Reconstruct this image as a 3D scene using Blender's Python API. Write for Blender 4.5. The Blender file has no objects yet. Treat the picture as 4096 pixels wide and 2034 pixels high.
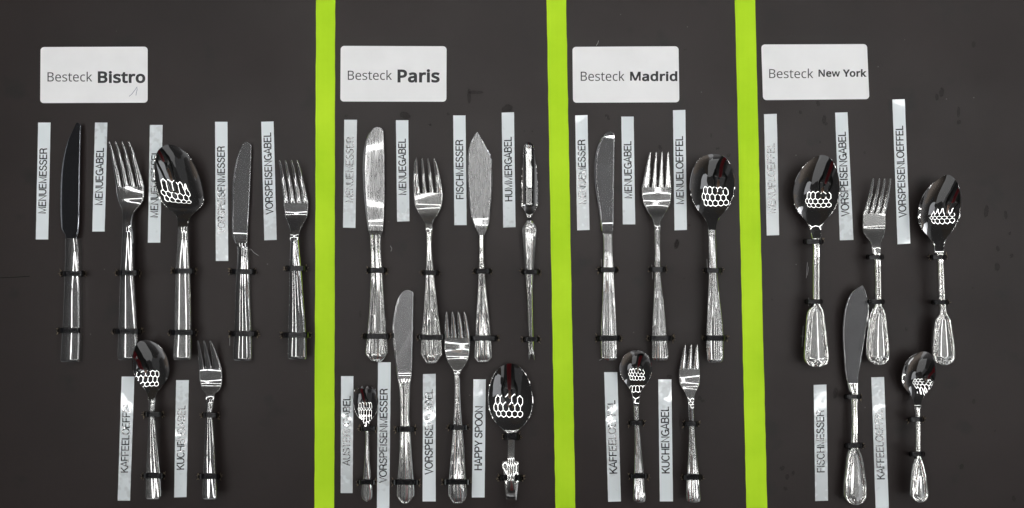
import bpy, bmesh, math, random, json
import numpy as np
from mathutils import Vector, Matrix
random.seed(7)
SC = bpy.context.scene
COL = SC.collection
R = math.radians

# ---------------- camera, world, exposure ----------------
H = 0.85                       # lens height above the board (m)
WIDE = 1.005                   # board width seen in the frame (m)
S = WIDE / 4096.0              # metres per photograph pixel on the board
CX, CY = 2048.0, 1017.0
cd = bpy.data.cameras.new('camera'); cam = bpy.data.objects.new('camera', cd); COL.objects.link(cam)
cam.location = (0, 0, H); cam.rotation_euler = (0, 0, 0)
cd.sensor_fit = 'HORIZONTAL'; cd.angle = 2 * math.atan(WIDE / 2 / H)
cd.clip_start = 0.01; cd.clip_end = 50
SC.camera = cam
SC.view_settings.view_transform = 'Standard'; SC.view_settings.look = 'None'
SC.view_settings.exposure = 0.68
SC.cycles.use_denoising = True; SC.cycles.sample_clamp_direct = 3.0; SC.cycles.sample_clamp_indirect = 15.0   # highlights clip like a camera's before they are averaged; SC.view_settings.gamma = 1
LAMP_C = (0.32, 0.25, 1.90); LAMP_E = 17.0; WORLD_E = 0.85

W = bpy.data.worlds.new('World'); SC.world = W; W.use_nodes = True
def world():
    nt = W.node_tree; N = nt.nodes; L = nt.links
    bg = N['Background']; tc = N.new('ShaderNodeTexCoord')
    sx = N.new('ShaderNodeSeparateXYZ'); L.new(tc.outputs['Generated'], sx.inputs[0])
    ramp = N.new('ShaderNodeValToRGB');
    mp = N.new('ShaderNodeMapRange'); mp.inputs[1].default_value = -1; mp.inputs[2].default_value = 1
    L.new(sx.outputs['Z'], mp.inputs[0]); L.new(mp.outputs[0], ramp.inputs[0])
    cr = ramp.color_ramp; cr.elements[0].position = 0.0; cr.elements[0].color = (0.05, 0.048, 0.045, 1)
    cr.elements[1].position = 0.42; cr.elements[1].color = (0.10, 0.10, 0.10, 1)
    for p, c in ((0.5, .30), (0.62, .30), (0.70, .12), (0.78, .05), (1.0, .035)):
        e = cr.elements.new(p); e.color = (c, c, c * 1.02, 1)
    vo = N.new('ShaderNodeTexVoronoi'); vo.feature = 'F1'; vo.distance = 'CHEBYCHEV'; vo.inputs['Scale'].default_value = 2.6
    mpn = N.new('ShaderNodeMapping'); mpn.inputs['Scale'].default_value = (1, 1, 0.55); L.new(tc.outputs['Generated'], mpn.inputs[0])
    wn = N.new('ShaderNodeTexNoise'); wn.inputs['Scale'].default_value = 2.2; wn.inputs['Detail'].default_value = 2; L.new(tc.outputs['Generated'], wn.inputs['Vector'])
    wa = N.new('ShaderNodeVectorMath'); wa.operation = 'MULTIPLY_ADD'; wa.inputs[1].default_value = (.28, .28, .10); L.new(wn.outputs['Color'], wa.inputs[0]); L.new(mpn.outputs[0], wa.inputs[2])
    L.new(wa.outputs[0], vo.inputs['Vector'])
    sc = N.new('ShaderNodeSeparateColor'); L.new(vo.outputs['Color'], sc.inputs[0])
    r2 = N.new('ShaderNodeValToRGB'); L.new(sc.outputs[0], r2.inputs[0]); r2.color_ramp.interpolation = 'CONSTANT'
    e = r2.color_ramp.elements; e[0].position = 0; e[0].color = (.30, .29, .29, 1); e[1].position = .5; e[1].color = (.75, .75, .76, 1)
    for p, c in ((.68, (2.3, 2.3, 2.3, 1)), (.82, (.35, .30, .26, 1)), (.94, (5.5, 5.6, 5.8, 1))):
        q = e.new(p); q.color = c
    mx = N.new('ShaderNodeMix'); mx.data_type = 'RGBA'; mx.blend_type = 'MULTIPLY'; mx.inputs[0].default_value = 1
    L.new(ramp.outputs[0], mx.inputs[6]); L.new(r2.outputs[0], mx.inputs[7])
    L.new(mx.outputs[2], bg.inputs[0]); bg.inputs[1].default_value = WORLD_E
world()

# ---------------- helpers ----------------
def tag(o, label=None, cat=None, group=None, kind=None):
    if label: o['label'] = label
    if cat: o['category'] = cat
    if group: o['group'] = group
    if kind: o['kind'] = kind
    return o
def empty(name, loc):
    o = bpy.data.objects.new(name, None); COL.objects.link(o); o.location = loc; o.empty_display_size = .02; return o
def mesh(name, vs, fs, mat, parent=None, smooth=True, attr=None, angle=35):
    """one mesh object from world-space vertices; stored relative to its parent's base"""
    base = Vector(parent.location) if parent is not None else Vector((0, 0, 0))
    me = bpy.data.meshes.new(name)
    me.from_pydata([(v[0]-base.x, v[1]-base.y, v[2]-base.z) for v in vs], [], fs)
    me.materials.append(mat)
    bm = bmesh.new(); bm.from_mesh(me); bmesh.ops.recalc_face_normals(bm, faces=bm.faces); bm.to_mesh(me); bm.free()
    if smooth:
        me.polygons.foreach_set('use_smooth', [True]*len(me.polygons)); me.set_sharp_from_angle(angle=R(angle))
    if attr:
        for k, vals in attr.items():
            a = me.attributes.new(k, 'FLOAT', 'POINT'); a.data.foreach_set('value', vals)
    me.update()
    o = bpy.data.objects.new(name, me); COL.objects.link(o)
    if parent is not None: o.parent = parent
    return o
def P(px, py, z=0.0):
    """photograph pixel of a point standing z above the board -> metres"""
    k = S * (1 - z / H); return ((px - CX) * k, (CY - py) * k, z)
def pchip(xs, ys, xq):
    xs = np.asarray(xs, float); ys = np.asarray(ys, float); xq = np.asarray(xq, float)
    h = np.diff(xs); d = np.diff(ys)/h; n = len(xs); m = np.zeros(n)
    for i in range(1, n-1):
        if d[i-1]*d[i] > 0:
            w1 = 2*h[i]+h[i-1]; w2 = h[i]+2*h[i-1]; m[i] = (w1+w2)/(w1/d[i-1]+w2/d[i])
    m[0] = d[0]; m[-1] = d[-1]
    i = np.clip(np.searchsorted(xs, xq)-1, 0, n-2); t = np.clip((xq-xs[i])/h[i], 0, 1)
    return ((2*t**3-3*t**2+1)*ys[i]+(t**3-2*t**2+t)*h[i]*m[i]+(-2*t**3+3*t**2)*ys[i+1]+(t**3-t**2)*h[i]*m[i+1])
def smooth1(a, k, it=1):
    a = np.array(a, float)
    for _ in range(it):
        b = np.concatenate([2*a[0]-a[1:k+1][::-1], a, 2*a[-1]-a[-k-1:-1][::-1]])
        w = np.hanning(2*k+3)[1:-1]; w /= w.sum(); a = np.convolve(b, w, 'valid')
    return a
VS = [math.sin(math.pi/2*k) for k in np.linspace(-1, 1, 59)]

def loft(name, rows, zk, mat, parent, crop, sec=None, th=0.002, tip=None, end=None, n=70, lin=None, bowl=None,
         vs=None, smooth=0, rolls=0.0, dir_end=0, power=1.0, under=None):
    """surface between two outlines.  rows: (y, x_left, x_right) in crop pixels; zk: (y, z mm) keys of the top centre line"""
    x0, y0, f = crop
    ys = [r[0] for r in rows]; c = [(r[1]+r[2])/2 for r in rows]; q = [((r[2]-r[1])/2)**2 for r in rows]
    ya, yb = ys[0], ys[-1]; ys2, c2, q2 = list(ys), list(c), list(q)
    if tip is not None: ys2.insert(0, tip); c2.insert(0, c[0]); q2.insert(0, 0.0); ya = tip
    if end is not None: ys2.append(end); c2.append(c[-1]); q2.append(0.0); yb = end
    t = np.linspace(0, 1, n)
    if tip is not None and end is not None: t = (1-np.cos(np.pi*t))/2
    elif tip is not None: t = t**1.6
    elif end is not None: t = 1-(1-t)**1.6
    Y = ya+(yb-ya)*t
    if lin is not None: Y = np.unique(np.concatenate([Y, [y for y in ys2 if y >= lin]]))
    if tip is None and end is None:
        XL = pchip(ys, [r[1] for r in rows], Y); XR = pchip(ys, [r[2] for r in rows], Y)
        if lin is not None:
            k = Y >= lin; XL[k] = np.interp(Y[k], ys, [r[1] for r in rows]); XR[k] = np.interp(Y[k], ys, [r[2] for r in rows])
        C = (XL+XR)/2; Q = ((XR-XL)/2)**2
    else:
        C = pchip(ys2, c2, Y); Q = np.maximum(pchip(ys2, q2, Y), 0)
    if smooth:
        Yu = np.linspace(ya, yb, 160); Qu = np.interp(Yu, Y, Q); Cu = np.interp(Yu, Y, C)
        if tip is not None: Qu[0] = 0
        Qu = smooth1(Qu, smooth); Cu = smooth1(Cu, smooth)
        Q = np.maximum(np.interp(Y, Yu, Qu), 0); C = np.interp(Y, Yu, Cu)
    HW = np.sqrt(np.maximum(Q, 0.3))
    # one smoothed side profile per piece of cutlery, so that its parts run on without a kink
    Yz = np.arange(min(zk[0][0], Y[0]), max(zk[-1][0], Y[-1])+2.0, 2.0)
    Zu = pchip([k[0] for k in zk], [k[1] for k in zk], np.clip(Yz, zk[0][0], zk[-1][0]))/1000.0
    kz = max(2, min(int(4.4/(crop[2]*S*1000*2.0)), len(Yz)//4)); Zu = smooth1(Zu, kz, 2)
    Z = pchip(Yz, Zu, Y)
    vs = vs or VS; m = len(vs); V = []; qm = Q.max(); qn0 = min(Q[-1], Q.max()*.08) if bowl else 0
    ye = Y[-1]
    for j in range(len(Y)):
        px = x0+C[j]*f; py = y0+Y[j]*f; hw = HW[j]*f; z = Z[j]; k = S*(1-z/H)
        hwm = hw*S; dend = (ye-Y[j])*f*S; dbeg = (Y[j]-Y[0])*f*S
        D = 0
        qn = qn0*min(1, max(0, (j/len(Y)-.35)/.4)) if bowl else 0
        if bowl: D = bowl/1000.0*max(0.0, min(1.0, (Q[j]-qn)/(qm-qn)))**power
        for side in (0, 1):
            for v in vs:
                X = (px+v*hw-CX)*k; YY = (CY-py)*k
                zz = z + rolls*v*hwm
                if bowl: zz -= D*(1-v*v); zz -= 0.0003*max(0, (abs(v)-.965)/.035)
                if sec: zz += sec(v, hwm, dend if dir_end == 0 else dbeg)
                if side: 
                    lo = zz - th if under is None else max(zz-th, 0.0006)
                    if under is not None: lo = 0.0006 + (zz-0.0006)*under*abs(v)**3
                    X = (px+v*hw*(0.97)-CX)*k; zz = min(lo, zz-0.0004)
                V.append((X, YY, zz))
    F = []; w = 2*m
    for j in range(len(Y)-1):
        a = j*w; b = a+w
        for i in range(m-1):
            F.append((a+i, a+i+1, b+i+1, b+i)); F.append((a+m+i, b+m+i, b+m+i+1, a+m+i+1))
        F.append((a, b, b+m, a+m)); F.append((a+m-1, a+2*m-1, b+2*m-1, b+m-1))
    F.append(tuple(list(range(0, m))+list(range(2*m-1, m-1, -1))))
    e = (len(Y)-1)*w
    F.append(tuple([e+i for i in range(m-1, -1, -1)]+[e+m+i for i in range(m)]))
    return mesh(name, V, F, mat, parent)

# cross sections (metres above the centre line)
def g(x, c, w): return math.exp(-((x-c)/w)**2)
def sec_flat(crown=0.0006, edge=0.0009):
    def s(v, hw, d):
        e = max(0.0, (abs(v)-.86)/.14); return -crown*v*v - edge*e*e - 0.0008*max(0, 1-d/0.0012)**2
    return s
def sec_round(c=0.0016):
    return lambda v, hw, d: -c*(1-math.sqrt(max(0, 1-0.9*v*v)))
def sec_paris(v, hw, d):            # raised rim, groove, long centre rib, all mitred round the pointed end
    q = min((1-abs(v))*hw, d*0.9); r = q/max(hw, 1e-5)
    z = -0.0013*max(0, 1-q/0.0009)**2
    z += -0.00045*g(q, 0.0021, 0.0005)+0.00022*g(q, 0.0014, 0.0005)
    z += 0.0007*min(1, q/0.006) + 0.0004*g(v, 0, 0.20) + 0.00025*g(abs(v), 0.45, 0.06)
    return z - 0.0006*v*v
def sec_madrid(v, hw, d):
    z = -0.0006*max(0, 1-min((1-abs(v))*hw, d)/0.0008)**2
    fade = min(1, d/0.02)
    return z - 0.0011*v*v - 0.00016*g(abs(v), .38, .16) - fade*0.00010*g(abs(v), .74, .12)
def sec_ny(v, hw, d):               # double thread border that closes in two scallops at the end
    q = min((1-abs(v))*hw, d*0.8 - 0.0018*(1-abs(abs(v)*2-1)**2)*(1 if hw > .007 else 0) + .0006)
    q = max(q, 0)
    z = -0.0010*max(0, 1-q/0.0007)**2
    z += 0.00060*g(q, 0.0011, 0.00045) - 0.00040*g(q, 0.0019, 0.0004) + 0.00050*g(q, 0.0028, 0.00045) - 0.0004*g(q, .0038, .0005)
    return z + 0.0012*(1-v*v)*min(1, q/0.004) + (0.0003*g(v, 0, .1) if hw < .007 else 0)
def sec_blade(v, hw, d):            # flat side, ground cutting edge at the left, soft spine at the right
    return -0.0011*max(0, (-v-.80)/.20)**1.3 - 0.0005*max(0, (v-.90)/.10)**2
def sec_palm(v, hw, d): return -0.00015*v*v - 0.0005*max(0, (abs(v)-.94)/.06)

# ---------------- materials ----------------
def newmat(name):
    m = bpy.data.materials.new(name); m.use_nodes = True
    return m, m.node_tree.nodes, m.node_tree.links, m.node_tree.nodes['Principled BSDF']
def steel(name, col=(.78, .78, .77), rough=.07, wear=.15, bump=.02, grain=0, haze=.1):
    m, N, L, b = newmat(name)
    hz = N.new('ShaderNodeBsdfPrincipled'); hz.inputs['Metallic'].default_value = 1; hz.inputs['Base Color'].default_value = (*col, 1); hz.inputs['Roughness'].default_value = .38
    mxs = N.new('ShaderNodeMixShader'); L.new(b.outputs[0], mxs.inputs[1]); L.new(hz.outputs[0], mxs.inputs[2]); L.new(mxs.outputs[0], N['Material Output'].inputs[0])
    b.inputs['Metallic'].default_value = 1; b.inputs['Base Color'].default_value = (*col, 1)
    g_ = N.new('ShaderNodeNewGeometry')
    n1 = N.new('ShaderNodeTexNoise'); n1.inputs['Scale'].default_value = 90; n1.inputs['Detail'].default_value = 6
    L.new(g_.outputs['Position'], n1.inputs['Vector'])
    mp = N.new('ShaderNodeMapping'); mp.inputs['Scale'].default_value = (800, 60, 200); mp.inputs['Rotation'].default_value = (0, 0, .25)
    L.new(g_.outputs['Position'], mp.inputs[0])
    n2 = N.new('ShaderNodeTexNoise'); n2.inputs['Scale'].default_value = 1; n2.inputs['Detail'].default_value = 3
    L.new(mp.outputs[0], n2.inputs['Vector'])
    r = N.new('ShaderNodeMapRange'); r.inputs[1].default_value = .42; r.inputs[2].default_value = .75
    r.inputs[3].default_value = rough; r.inputs[4].default_value = rough+wear
    ad = N.new('ShaderNodeMath'); ad.operation = 'MULTIPLY_ADD'; ad.inputs[1].default_value = .8
    L.new(n2.outputs[0], ad.inputs[0]); m5 = N.new('ShaderNodeMath'); m5.operation = 'MULTIPLY'; m5.inputs[1].default_value = .2
    L.new(n1.outputs[0], m5.inputs[0]); L.new(m5.outputs[0], ad.inputs[2]); L.new(ad.outputs[0], r.inputs[0])
    L.new(r.outputs[0], b.inputs['Roughness'])
    hm = N.new('ShaderNodeMapRange'); hm.inputs[1].default_value = .35; hm.inputs[2].default_value = .65; hm.inputs[3].default_value = haze*.85; hm.inputs[4].default_value = haze*1.2
    L.new(ad.outputs[0], hm.inputs[0]); L.new(hm.outputs[0], mxs.inputs[0])
    bp = N.new('ShaderNodeBump'); bp.inputs['Strength'].default_value = bump; bp.inputs['Distance'].default_value = .0004
    L.new(n2.outputs[0], bp.inputs['Height']); L.new(bp.outputs[0], b.inputs['Normal'])
    if grain:
        n3 = N.new('ShaderNodeTexNoise'); n3.inputs['Scale'].default_value = 1300; n3.inputs['Detail'].default_value = 2
        L.new(g_.outputs['Position'], n3.inputs['Vector'])
        b2 = N.new('ShaderNodeBump'); b2.inputs['Strength'].default_value = grain; b2.inputs['Distance'].default_value = .0003
        L.new(n3.outputs[0], b2.inputs['Height']); L.new(bp.outputs[0], b2.inputs['Normal']); L.new(b2.outputs[0], b.inputs['Normal'])
    return m
M_POL = steel('polished_steel', col=(.72,.72,.71), rough=.045, wear=.03, bump=.0, haze=.14)
M_POB = steel('plain_polished_steel', col=(.64,.64,.64), rough=.035, wear=.03, bump=.0, haze=.08)
M_MIR = steel('mirror_steel', col=(.68,.68,.67), rough=.012, wear=.012, bump=.0, haze=.012)
M_SAT = steel('worn_steel', col=(.76,.76,.76), rough=.045, wear=.05, bump=.0015, haze=.25)
M_BLD = steel('blade_steel', col=(.66,.66,.67), rough=.02, wear=.02, bump=.0008, haze=.06)
M_BRU = steel('brushed_blade_steel', col=(.74,.74,.75), rough=.03, wear=.03, bump=.001, haze=.17)
M_DRK = steel('dark_blade_steel', col=(.42, .44, .48), rough=.02, wear=.02, bump=.0, haze=.03)
M_SIL = steel('silver_plate', col=(.84, .84, .82), rough=.05, wear=.03, bump=.0, haze=.16)

def board_mat():
    m, N, L, b = newmat('anthracite_laminate')
    g_ = N.new('ShaderNodeNewGeometry'); pos = g_.outputs['Position']
    def noise(sc, det=5, rough=.5, vec=None):
        n = N.new('ShaderNodeTexNoise'); n.inputs['Scale'].default_value = sc; n.inputs['Detail'].default_value = det
        n.inputs['Roughness'].default_value = rough; L.new(vec or pos, n.inputs['Vector']); return n.outputs[0]
    def mix(fac, a, c, t='MIX'):
        x = N.new('ShaderNodeMix'); x.data_type = 'RGBA'; x.blend_type = t
        (L.new(fac, x.inputs[0]) if not isinstance(fac, float) else setattr(x.inputs[0], 'default_value', fac))
        for s_, v in ((6, a), (7, c)):
            if isinstance(v, tuple): x.inputs[s_].default_value = (*v, 1)
            else: L.new(v, x.inputs[s_])
        return x.outputs[2]
    def rng(v, a, c, lo=0., hi=1.):
        r = N.new('ShaderNodeMapRange'); r.inputs[1].default_value = a; r.inputs[2].default_value = c
        r.inputs[3].default_value = lo; r.inputs[4].default_value = hi; L.new(v, r.inputs[0]); return r.outputs[0]
    cloud = rng(noise(7, 6, .55), .35, .7)
    c = mix(cloud, (.0208, .0148, .0138), (.0140, .0096, .0090))
    blot = rng(noise(22, 3, .5), .62, .72)
    c = mix(blot, c, (.0125, .0098, .0092))
    mp = N.new('ShaderNodeMapping'); mp.inputs['Scale'].default_value = (900, 900, 900); L.new(pos, mp.inputs[0])
    fine = rng(noise(1, 2, .5, mp.outputs[0]), .3, .7, .90, 1.10)
    x = N.new('ShaderNodeVectorMath'); x.operation = 'SCALE'; L.new(c, x.inputs[0]); L.new(fine, x.inputs['Scale'])
    vo = N.new('ShaderNodeTexVoronoi'); vo.inputs['Scale'].default_value = 75; L.new(pos, vo.inputs['Vector'])
    spk = rng(vo.outputs['Distance'], .055, .03)
    vo2 = N.new('ShaderNodeSeparateColor'); L.new(vo.outputs['Color'], vo2.inputs[0]); few = rng(vo2.outputs[0], .86, .9)
    mu = N.new('ShaderNodeMath'); mu.operation = 'MULTIPLY'; L.new(spk, mu.inputs[0]); L.new(few, mu.inputs[1])
    c = mix(mu.outputs[0], x.outputs[0], (.09, .085, .08))
    L.new(c, b.inputs['Base Color'])
    L.new(rng(noise(9, 6, .62), .3, .7, .40, .52), b.inputs['Roughness'])
    b.inputs['Specular IOR Level'].default_value = .27
    bp = N.new('ShaderNodeBump'); bp.inputs['Strength'].default_value = .12; bp.inputs['Distance'].default_value = .0003
    L.new(noise(1, 2, .5, mp.outputs[0]), bp.inputs['Height']); L.new(bp.outputs[0], b.inputs['Normal'])
    return m
M_BOARD = board_mat()
def tape_mat():
    m, N, L, b = newmat('lime_fabric')
    tc = N.new('ShaderNodeNewGeometry')
    w1 = N.new('ShaderNodeTexWave'); w1.bands_direction = 'X'; w1.inputs['Scale'].default_value = 260; w1.inputs['Distortion'].default_value = 1.2
    w2 = N.new('ShaderNodeTexWave'); w2.bands_direction = 'Y'; w2.inputs['Scale'].default_value = 300; w2.inputs['Distortion'].default_value = 1.2
    for w in (w1, w2): L.new(tc.outputs['Position'], w.inputs['Vector'])
    mu = N.new('ShaderNodeMath'); mu.operation = 'MULTIPLY'; L.new(w1.outputs[1], mu.inputs[0]); L.new(w2.outputs[1], mu.inputs[1])
    n = N.new('ShaderNodeTexNoise'); n.inputs['Scale'].default_value = 12; n.inputs['Detail'].default_value = 6; L.new(tc.outputs['Position'], n.inputs['Vector'])
    ad = N.new('ShaderNodeMath'); ad.operation = 'MULTIPLY_ADD'; ad.inputs[1].default_value = .35; L.new(mu.outputs[0], ad.inputs[0]); L.new(n.outputs[0], ad.inputs[2])
    r = N.new('ShaderNodeValToRGB'); L.new(ad.outputs[0], r.inputs[0]); e = r.color_ramp.elements
    e[0].position = .3; e[0].color = (.39, .70, .008, 1); e[1].position = .85; e[1].color = (.60, .92, .03, 1)
    L.new(r.outputs[0], b.inputs['Base Color']); b.inputs['Roughness'].default_value = .75; b.inputs['Specular IOR Level'].default_value = .25
    bp = N.new('ShaderNodeBump'); bp.inputs['Strength'].default_value = .5; bp.inputs['Distance'].default_value = .0004
    L.new(mu.outputs[0], bp.inputs['Height']); L.new(bp.outputs[0], b.inputs['Normal'])
    return m
M_TAPE = tape_mat()
def film_mat(name, col):
    """printed strip under clear film; the film blisters where the attribute 'bub' is high"""
    m, N, L, b = newmat(name)
    b.inputs['Base Color'].default_value = (*col, 1); b.inputs['Roughness'].default_value = .5
    b.inputs['Specular IOR Level'].default_value = .3
    b.inputs['Coat Roughness'].default_value = .035; b.inputs['Coat IOR'].default_value = 2.5
    g_ = N.new('ShaderNodeNewGeometry'); at = N.new('ShaderNodeAttribute'); at.attribute_name = 'bub'
    cw = N.new('ShaderNodeMapRange'); cw.inputs[1].default_value = 0; cw.inputs[2].default_value = .6; cw.inputs[3].default_value = .15; cw.inputs[4].default_value = 1
    L.new(at.outputs['Fac'], cw.inputs[0]); L.new(cw.outputs[0], b.inputs['Coat Weight'])
    def noise(sc, det=1):
        n = N.new('ShaderNodeTexNoise'); n.inputs['Scale'].default_value = sc; n.inputs['Detail'].default_value = det
        L.new(g_.outputs['Position'], n.inputs['Vector']); return n.outputs[0]
    def math_(op, a, c, cl=False):
        x = N.new('ShaderNodeMath'); x.operation = op; x.use_clamp = cl
        for i, v in ((0, a), (1, c)):
            if isinstance(v, (int, float)): x.inputs[i].default_value = v
            else: L.new(v, x.inputs[i])
        return x.outputs[0]
    gate = math_('MULTIPLY', math_('SUBTRACT', math_('ADD', math_('MULTIPLY', at.outputs['Fac'], .60), noise(150, 1)), .80), 7, True)
    cm = N.new('ShaderNodeMix'); cm.data_type = 'RGBA'; L.new(gate, cm.inputs[0])      # milky where the film has come away from the print
    cm.inputs[6].default_value = (*col, 1); cm.inputs[7].default_value = tuple(.78*c+.035 for c in col)+(1,); L.new(cm.outputs[2], b.inputs['Base Color'])
    bl = math_('ADD', math_('MULTIPLY', math_('SUBTRACT', noise(640, 0), .45), 6, True), math_('MULTIPLY', noise(1200, 1), .8))
    hgt = math_('ADD', math_('MULTIPLY', gate, bl), math_('MULTIPLY', noise(60, 1), 1.2))
    bp = N.new('ShaderNodeBump'); bp.inputs['Strength'].default_value = 1; bp.inputs['Distance'].default_value = .00005
    L.new(hgt, bp.inputs['Height']); L.new(bp.outputs[0], b.inputs['Coat Normal'])
    return m
M_LABEL = film_mat('laminated_white', (.80, .855, .88)); M_INK = film_mat('laminated_ink', (.012, .013, .016))
def simple(name, col, rough=.5, spec=.5, bump=0, bs=500, var=0):
    m, N, L, b = newmat(name); b.inputs['Base Color'].default_value = (*col, 1)
    b.inputs['Roughness'].default_value = rough; b.inputs['Specular IOR Level'].default_value = spec
    if bump or var:
        g_ = N.new('ShaderNodeNewGeometry'); n = N.new('ShaderNodeTexNoise'); n.inputs['Scale'].default_value = bs; n.inputs['Detail'].default_value = 4
        L.new(g_.outputs['Position'], n.inputs['Vector'])
        if bump:
            bp = N.new('ShaderNodeBump'); bp.inputs['Strength'].default_value = bump; bp.inputs['Distance'].default_value = .001
            L.new(n.outputs[0], bp.inputs['Height']); L.new(bp.outputs[0], b.inputs['Normal'])
        if var:
            r = N.new('ShaderNodeMapRange'); r.inputs[3].default_value = 1-var; r.inputs[4].default_value = 1+var; r.inputs[1].default_value = .3; r.inputs[2].default_value = .7
            L.new(n.outputs[0], r.inputs[0]); x = N.new('ShaderNodeVectorMath'); x.operation = 'SCALE'
            x.inputs[0].default_value = col; L.new(r.outputs[0], x.inputs['Scale']); L.new(x.outputs[0], b.inputs['Base Color'])
    return m
M_CARD = simple('white_card', (.90, .90, .905), .6, .35, bump=.35, bs=28, var=.03)
M_TEXT = simple('grey_black_print', (.035, .035, .038), .6, .3)
M_PEN = simple('ballpoint_ink', (.16, .17, .26), .6)
M_TIE = simple('black_nylon', (.004, .004, .005), .20, .3)
M_HOLE = simple('hole_black', (.002, .002, .002), .9, .1)
M_FRAY = simple('torn_fibre', (.20, .16, .11), .85, .2, var=.3, bs=900)
M_CHALK = simple('pencil_grey', (.42, .42, .42), .8)
def stain_mat():
    m, N, L, b = newmat('dried_drop'); b.inputs['Base Color'].default_value = (.014, .0105, .0098, 1); b.inputs['Roughness'].default_value = .75; b.inputs['Specular IOR Level'].default_value = .1
    at = N.new('ShaderNodeAttribute'); at.attribute_name = 'rim'
    g_ = N.new('ShaderNodeNewGeometry'); n = N.new('ShaderNodeTexNoise'); n.inputs['Scale'].default_value = 700; L.new(g_.outputs['Position'], n.inputs['Vector'])
    mu = N.new('ShaderNodeMath'); mu.operation = 'MULTIPLY'; L.new(at.outputs['Fac'], mu.inputs[0]); L.new(n.outputs[0], mu.inputs[1])
    m7 = N.new('ShaderNodeMath'); m7.operation = 'MULTIPLY'; m7.inputs[1].default_value = .48; L.new(mu.outputs[0], m7.inputs[0]); L.new(m7.outputs[0], b.inputs['Alpha']); return m
M_STAIN = stain_mat()
def emit(name, col, e):
    m, N, L, b = newmat(name); b.inputs['Base Color'].default_value = (.8, .8, .8, 1)
    b.inputs['Emission Color'].default_value = (*col, 1); b.inputs['Emission Strength'].default_value = e; return m
M_TUBE = emit('light_tube_glow', (1.0, 1.0, .99), LAMP_E)

# ---------------- honeycomb ceiling lamp (it lights the board and is mirrored in every spoon) ----------------
def lamp():
    root = empty('honeycomb_lamp', LAMP_C)
    tag(root, 'white honeycomb ceiling lamp of glowing hexagons, mirrored in the spoon bowls', 'lamp')
    a = 0.34; w = a*math.sqrt(3); edges = {}
    rows, cols = 3, 5
    for r in range(rows):
        for c in range(cols):
            cx = (c-(cols-1)/2)*w+(w/4 if r % 2 else -w/4); cy = (r-(rows-1)/2)*1.5*a
            pts = [(cx+a*math.cos(R(30+60*i)), cy+a*math.sin(R(30+60*i))) for i in range(6)]
            for i in range(6):
                p, q = pts[i], pts[(i+1) % 6]
                k = tuple(sorted(((round(p[0], 3), round(p[1], 3)), (round(q[0], 3), round(q[1], 3))))); edges[k] = k
    me = None
    for (p, q) in edges:
        d = Vector((q[0]-p[0], q[1]-p[1], 0)); ln = d.length-.03
        if me is None:
            V = []; F = []
            for e in (-1, 1):
                for i in range(8): V.append((e*ln/2, 0.014*math.cos(i*math.pi/4), 0.014*math.sin(i*math.pi/4)))
            for i in range(8): F.append((i, (i+1) % 8, 8+(i+1) % 8, 8+i))
            F += [tuple(range(7, -1, -1)), tuple(range(8, 16))]
            me = bpy.data.meshes.new('light_tube'); me.from_pydata(V, [], F); me.materials.append(M_TUBE)
        o = bpy.data.objects.new('light_tube', me); COL.objects.link(o); o.parent = root
        o.location = ((p[0]+q[0])/2, (p[1]+q[1])/2, 0); o.rotation_euler = (0, 0, math.atan2(d.y, d.x))
lamp()

# ---------------- the board ----------------
def slab(name, x0, x1, y0, y1, z0, z1, mat, parent=None):
    V = [(x, y, z) for z in (z0, z1) for x, y in ((x0, y0), (x1, y0), (x1, y1), (x0, y1))]
    return mesh(name, V, [(0, 3, 2, 1), (4, 5, 6, 7), (0, 1, 5, 4), (1, 2, 6, 5), (2, 3, 7, 6), (3, 0, 4, 7)], mat, parent, smooth=False)
board = slab('display_board', -.62, .62, -.34, .36, -.016, 0, M_BOARD); tag(board, kind='structure')
def quad_slab(name, pts, z, mat, parent=None, nseg=1, attr=None, wob=0):
    """thin sheet from four photograph points TL TR BR BL"""
    tl, tr, br, bl = [Vector(P(*p, z)) for p in pts]; V = []; F = []; A = []
    for j in range(nseg+1):
        t = j/nseg; l = tl.lerp(bl, t); r = tr.lerp(br, t); e = [(random.random()-.5)*wob for _ in range(2)]
        for zz in (z, 0.00002):
            V.append((l.x+e[0], l.y, zz)); V.append((r.x+e[1], r.y, zz))
        if attr: A += [attr(t)]*4
    for j in range(nseg):
        a = 4*j; b = a+4
        F += [(a, a+1, b+1, b), (a+2, b+2, b+3, a+3), (a, b, b+2, a+2), (a+1, a+3, b+3, b+1)]
    F += [(0, 2, 3, 1), (4*nseg, 4*nseg+1, 4*nseg+3, 4*nseg+2)]
    return mesh(name, V, F, mat, parent, smooth=False, attr={'bub': A} if attr else None)
D = 1.59006                    # display pixels -> photograph pixels
def ext(a, b, y): t = (y-0)/1279.; return a+(b-a)*t
for (a0, a1, b0, b1, lab) in ((795, 843, 791, 840.5, 'lime green fabric tape between the Bistro and the Paris cutlery'),
                              (1375, 1424, 1397.5, 1447.5, 'lime green fabric tape between the Paris and the Madrid cutlery'),
                              (1849, 1899.5, 1878, 1930, 'lime green fabric tape between the Madrid and the New York cutlery')):
    ya, yb = -160, 1480
    q = [(ext(a0, b0, ya)*D, ya*D), (ext(a1, b1, ya)*D, ya*D), (ext(a1, b1, yb)*D, yb*D), (ext(a0, b0, yb)*D, yb*D)]
    o = quad_slab('fabric_tape', q, .0006, M_TAPE, nseg=60, wob=.0004); tag(o, lab, 'tape', 'lime tapes dividing the board')

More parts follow.
